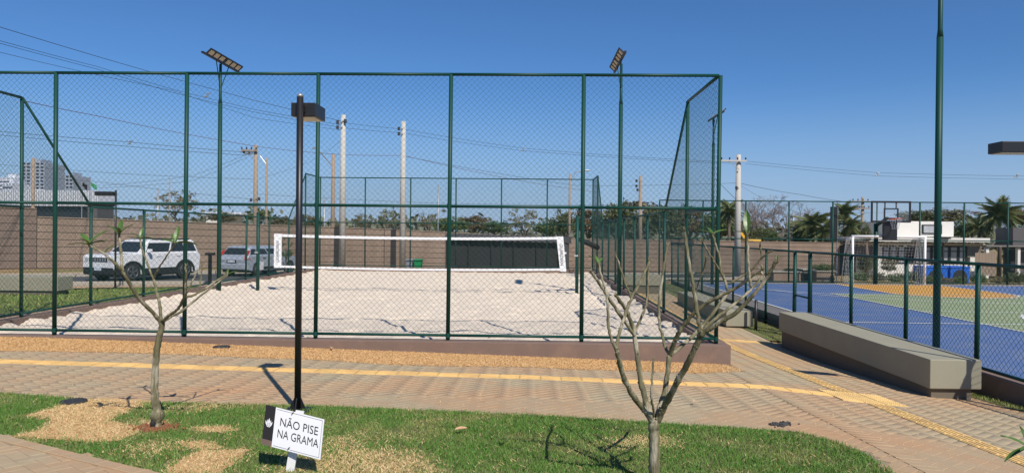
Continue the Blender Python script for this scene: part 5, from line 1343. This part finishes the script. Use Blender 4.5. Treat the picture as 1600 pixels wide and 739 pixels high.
# the hazy wooded horizon and the city beyond
def far_wood(name, x0, x1, Y, top, n, kind, label):
    g = []; V = []
    for i in range(n):
        px = x0 + (x1-x0)*(i+rnd.random())/n; c = at(px, top + rnd.uniform(-3, 4), Y + rnd.uniform(-15,15)); s = rnd.uniform(3, 6)
        q = rng.normal(size=(60,3))*np.array([s*.6, s*.5, s*.28]) + np.array(c[:]) - np.array([0,0,1.0])
        a = rng.normal(size=(60,3)); a /= np.linalg.norm(a,axis=1)[:,None]; b = np.cross(a, rng.normal(size=(60,3))); b /= np.linalg.norm(b,axis=1)[:,None]
        V.append(np.stack([q-a*.7, q+b*.5, q+a*.7, q-b*.5], 1).reshape(-1,3))
    V = np.concatenate(V); o = raw_mesh(name, V, np.arange(len(V)).reshape(-1,4), M['far'][kind]); return tag(o, label, 'trees', kind='stuff')
M['far'].append(mat('far_hazy_foliage', (.13,.15,.10), .9, (.17,.16,.11), .3, amt=.9))  # distance haze painted in as a lighter foliage colour
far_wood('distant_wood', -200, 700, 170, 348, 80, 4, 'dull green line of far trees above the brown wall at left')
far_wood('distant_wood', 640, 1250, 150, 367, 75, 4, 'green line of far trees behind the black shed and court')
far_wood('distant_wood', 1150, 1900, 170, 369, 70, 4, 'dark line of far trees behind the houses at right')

# bare tree
mb = MB(); rb = random.Random(3)
def grow(p, d, L, r, lvl):
    q = p + d*L; m_ = (p+q)/2 + Vector((rb.gauss(0,.06), rb.gauss(0,.06), rb.gauss(0,.05)))*L
    mb.tube([p, m_, q], [r, r*.85, r*.68], 5 if lvl > 1 else 7, False)
    if lvl >= 7: return
    for k in range(3 if lvl < 3 else rb.choice((2,3))):
        nd = (d + Vector((rb.gauss(0,.62), rb.gauss(0,.55), rb.gauss(.06,.30)))).normalized()
        grow(q, nd, L*rb.uniform(.62,.82), max(r*.62, .012), lvl+1)
b0 = at(1208, 380, 74); z0 = G(b0.x, 74)
t = empty('bare_tree', (b0.x, 74, z0), 'leafless tree with a wide fan of bare twigs right of the white crossarm pole', 'tree')
for dx, dy in ((-.75,.1),(-.3,.2),(.12,-.1),(.5,.1),(.85,0)): grow(Vector((b0.x, 74, z0+1.6)), Vector((dx,dy,.75)).normalized(), 2.0, .13, 1)
mb.tube([(b0.x,74,z0),(b0.x,74,z0+1.7)], [.26,.2], 8, False)
mb.build('branches', M['bare'], t, smooth=True)

# palms
def frond_mesh(seed):
    g = random.Random(seed); mb = MB(); L = 1.0; n = 12; pts = [Vector((L*i/n, 0, .26*i/n - .95*(i/n)**1.9)) for i in range(n+1)]
    mb.tube(pts, [.018*(1-i/n*.8) for i in range(n+1)], 4, False)
    for i in range(1, n+1):
        for k in range(2):
            for s in (-1, 1):
                p = pts[i] - (pts[i]-pts[i-1])*(.5*k); ln = .42*sin(pi*min(i/n*.8+.16,1))+.05; e = p + Vector((.12+g.gauss(0,.03), s*ln*.8, -ln*.55+g.gauss(0,.03))); w_ = Vector((.042,0,0))
                mb.add([p-w_, p+w_, e], [(0,1,2)])
    me = bpy.data.meshes.new('frond'); me.from_pydata(mb.v, [], mb.f); me.update(); me.materials.append(M['palm']); return me
FR = [frond_mesh(i) for i in range(3)]
def palm(px, ytop, ycr, spread, Y, label, n=22):
    n = int(n*1.7)
    c_ = at(px, ycr, Y); tp_ = at(px, ytop, Y); z0 = G(c_.x, Y); R = spread/RES*Y/2
    t = empty('palm_tree', (c_.x, Y, z0), label, 'palm', 'palms behind the blue court')
    MB().tube([(c_.x, Y, z0-.1), (c_.x+.05, Y, (z0+c_.z)/2), (c_.x, Y, c_.z)], [.2,.15,.12], 8).build('trunk', M['trunk'], t, smooth=True)
    for i in range(n):
        o = bpy.data.objects.new('frond', FR[i % 3]); COL.objects.link(o); o.parent = t; o.location = (0,0,c_.z-z0)
        o.rotation_euler = Euler((0, -radians(rnd.choice((75,55,35,15,-5,-25)) + rnd.uniform(-8,8)), i*2.4 + rnd.uniform(-.3,.3))); s = R*rnd.uniform(.95,1.25); o.scale = (s, s, s)
palm(1139, 315, 330, 40, 68, 'palm whose crown shows behind the white crossarm pole', 18)
palm(1270, 335, 352, 54, 68, 'full round palm behind the planters, tallest of the group')
palm(1290, 350, 362, 38, 66, 'smaller palm at the right shoulder of the full round palm', 18)
palm(1252, 352, 364, 36, 70, 'small palm at the left shoulder of the full round palm', 18)
palm(1319, 322, 334, 36, 68, 'tall thin palm just right of the edge-on black backboard', 16)
palm(1328, 342, 352, 38, 66, 'lower yellow-green palm under the tall thin one', 20)
palm(1338, 352, 362, 34, 70, 'short palm left of the backboard pole with crossarms', 16)
palm(1562, 318, 336, 50, 66, 'large drooping palm at the right, before the grey house', 26)
palm(1530, 345, 354, 40, 70, 'smaller palm between the bright green tree and the large palm', 16)
palm(163, 322, 330, 18, 75, 'tiny palm top beyond the dark shed at left', 14)

# shrubs in front of the houses and along the planters
def shrub(px, w_, ytop, ybot, Y, kind, var, label):
    a = at(px-w_/2, ytop, Y); b = at(px+w_/2, ybot, Y); cx_ = (a.x+b.x)/2
    o = bpy.data.objects.new('shrub', crown(kind, var)); COL.objects.link(o); o.location = (cx_, Y, b.z); o.scale = ((b.x-a.x), (b.x-a.x)*.7, a.z-b.z); tag(o, label, 'shrub', 'shrubs along the court and house')
for i, (px, w_, yt, yb, Y, k) in enumerate(((1285,34,412,425,33.5,2),(1235,20,419,425,33.5,0),(1352,22,395,430,45,0),(1345,26,424,443,36,2),(1372,26,425,443,37,1),(1400,30,427,444,36,2),(1425,26,424,443,38,0),(1450,24,430,445,35,2),(1475,24,432,446,35,1),(1500,22,432,446,35,2),(1530,26,428,446,35,2),(1560,26,430,446,36,1),(1585,30,426,447,35,0),(1612,30,424,447,35,2),
        (1388,20,400,430,50,1))):
    near = ['growing in the right planter', 'in the left planter', 'dark upright, beside the grey stone wall', 'left of the goal foot', 'inside the goal outline at left', 'inside the goal outline at middle', 'at the right goal post', 'below the wide blue crate at left', 'below the wide blue crate at right', 'below the narrow blue crate', 'right of the blue crates', 'under the brown slat fence', 'left of the right frame edge', 'at the right frame edge', 'against the house windows'][i]
    shrub(px, w_, yt, yb, Y, k, i % 3, 'low green shrub ' + near)
p = at(447, 398, 33.8)
t = empty('young_tree', (p.x, 33.8, G(p.x,33.8)), 'small staked sapling by the wall, seen through the left end of the net', 'tree')
MB().tube([(p.x,33.8,G(p.x,33.8)-.05),(p.x,33.8,p.z+.3)], .03, 6).build('trunk', M['trunk'], t)
o = bpy.data.objects.new('crown', crown(2, 3)); COL.objects.link(o); o.parent = t; o.location = (0,0,p.z-.45-G(p.x,33.8)); o.scale = (.75,.75,1.3)

# ------------------------------------------------------------------ far buildings
def tower(x0, x1, yt, yb, Y, m, label, floors, stripe, nwin=5, cat='tower block'):
    a = at(x0, yt, Y); b = at(x1, yb, Y); z0 = G(a.x, Y)
    t = empty('tower_block', ((a.x+b.x)/2, Y+10, z0), label, cat)
    MB().box(a.x, Y, z0-2, b.x, Y+18, a.z).build('wall', M[m], t)
    H = a.z - b.z
    for k in range(floors):
        z = b.z + H*k/floors
        if m != 'towerd' or k < floors*.45: MB().box(a.x-.3, Y-.8, z, b.x+.3, Y-.02, z+H/floors*.28).build('balcony', M[stripe], t)
        for i in range(nwin):
            x = a.x + (b.x-a.x)*(i+.2)/nwin; MB().box(x, Y-.12, z+H/floors*.42, x+(b.x-a.x)/nwin*.6, Y-.01, z+H/floors*.88).build('window', M['glass' if m == 'towerd' else 'towerd'], t)
    MB().box(a.x+(b.x-a.x)*.3, Y+3, a.z+.02, a.x+(b.x-a.x)*.7, Y+12, a.z+2.2).build('roof_room', M[m], t)
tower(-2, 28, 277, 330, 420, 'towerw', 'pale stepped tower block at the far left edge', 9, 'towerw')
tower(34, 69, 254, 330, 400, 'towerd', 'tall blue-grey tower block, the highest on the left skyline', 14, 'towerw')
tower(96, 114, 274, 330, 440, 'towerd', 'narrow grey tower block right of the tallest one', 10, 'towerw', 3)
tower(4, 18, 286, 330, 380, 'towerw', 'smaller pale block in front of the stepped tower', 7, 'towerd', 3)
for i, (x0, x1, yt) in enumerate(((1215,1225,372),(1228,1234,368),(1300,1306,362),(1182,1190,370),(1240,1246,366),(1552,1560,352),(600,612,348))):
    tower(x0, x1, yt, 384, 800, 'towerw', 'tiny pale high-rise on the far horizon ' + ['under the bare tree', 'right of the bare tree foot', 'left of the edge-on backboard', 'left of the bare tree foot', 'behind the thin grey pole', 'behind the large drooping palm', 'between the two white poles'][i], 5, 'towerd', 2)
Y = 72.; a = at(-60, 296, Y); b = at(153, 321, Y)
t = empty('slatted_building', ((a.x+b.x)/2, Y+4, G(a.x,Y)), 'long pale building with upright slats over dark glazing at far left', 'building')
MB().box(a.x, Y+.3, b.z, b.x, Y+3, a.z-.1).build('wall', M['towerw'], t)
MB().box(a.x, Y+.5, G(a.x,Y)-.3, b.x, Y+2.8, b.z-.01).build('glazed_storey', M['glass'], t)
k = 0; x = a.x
while x < b.x:
    MB().box(x, Y, b.z-.1, x+.10, Y+.28, a.z).build('slat', M['slat'], t); x += .24; k += 1
t2_ = empty('dark_kiosk', at(143, 338, 50), 'small black box-shaped kiosk top beyond the wall at left', 'kiosk')
a = at(137, 321, 50); b = at(152, 345, 50); MB().box(a.x, 50, G(a.x,50), b.x, 52, a.z).build('wall', M['housegb'], t2_); MB().box(a.x-.1, 49.9, a.z+.01, b.x+.1, 52.1, a.z+.12).build('roof', M['black'], t2_)
Y = 130.; a = at(322, 335, Y); b = at(345, 345, Y)
t = empty('white_building', ((a.x+b.x)/2, Y+5, G(a.x,Y)), 'low white building above the wall beside the floodlight pole', 'building')
MB().box(a.x, Y, G(a.x,Y), b.x, Y+10, a.z).build('wall', M['housew'], t); MB().box(a.x-.5, Y-.5, a.z+.01, b.x+4, Y+10.5, a.z+.4).build('roof', M['towerw'], t)
for i in range(4): MB().box(a.x+.4+i*.6, Y-.05, a.z-.8, a.x+.75+i*.6, Y-.01, a.z-.3).build('window', M['glass'], t)
for px, mm, lab, dx in ((128,'black','dark flag on a short pole above the slatted building',.7), (141,'flagg','green flag on a short pole above the slatted building',.9)):
    p = at(px, 290, 68); t = empty('flag', (p.x, 68, G(p.x,68)), lab, 'flag')
    MB().tube([(p.x,68,G(p.x,68)),(p.x,68,p.z+.4)], .04, 6).build('pole', M['steel'], t)
    mb = MB(); n = 6; vs = []
    for i in range(n+1): f = i/n; vs += [(p.x+.05+dx*f*.6, 68+.12*sin(f*7), p.z+.3-.25*f), (p.x+.05+dx*f*.6, 68+.12*sin(f*7), p.z-.05-.4*f)]
    vs += [(v[0], v[1]+.01, v[2]) for v in vs]; N_ = 2*(n+1)
    mb.add(vs, [(2*i,2*i+1,2*i+3,2*i+2) for i in range(n)] + [(N_+2*i+2,N_+2*i+3,N_+2*i+1,N_+2*i) for i in range(n)]); mb.build('cloth', M[mm], t)
# yellow excavators beyond the wall
p = at(1180, 378, 70)
t = empty('excavator', (p.x, 70, G(p.x,70)), 'yellow construction machine half hidden behind the wall', 'machine')
MB().box(p.x-1.0, 70, G(p.x,70)+.8, p.x+.6, 72, p.z+.25).build('cab', M['yellowm'], t, bevel=.05); MB().box(p.x+.62, 70, G(p.x,70)+.8, p.x+1.3, 72, p.z+.0).build('engine_hood', M['yellowm'], t, bevel=.05)
MB().bar((p.x-.6, 71, p.z+.2), (p.x-1.2, 71, p.z+1.0), .2, .25).build('boom', M['yellowm'], t)
for s in (-.3,.9): MB().box(p.x-1.0, 70.2+s, G(p.x,70), p.x+1.6, 70.7+s, G(p.x,70)+.78).build('track', M['tyre'], t)
MB().box(p.x-.85, 69.96, p.z-.5, p.x-.2, 69.995, p.z+.1).build('window', M['glass'], t)
print('all done')
# red soil thrown up round the two frangipani trunks
RS = mat('red_soil', (.33,.13,.06), .95, (.22,.09,.045), 20, amt=.8, bump=.02, bscale=50)
for tr, lab in ((t1, 'crumbs of red soil round the slender left frangipani'), (t2, 'crumbs of red soil round the wide right frangipani')):
    p = tr.location; mb = MB()
    for k in range(450):
        x = p.x + rng.normal(0, .075); y = p.y + rng.normal(0, .06); q = rnd.uniform(.004, .013)
        mb.mbox(Matrix.Translation((x, y, G(x, y)+.008+q*.3)) @ Euler((rnd.random()*3, rnd.random()*3, 0)).to_matrix().to_4x4(), q*2, q*1.4, q)
    tag(mb.build('soil_crumbs', RS), lab, 'soil', kind='stuff')
tall = gp[rng.random(len(gp)) < .02]
blades('long_grass', tall, .055, .005, M['grass'], rng.random(len(tall))*.5, .5, 'longer stray blades standing out of the turf', 'grass')
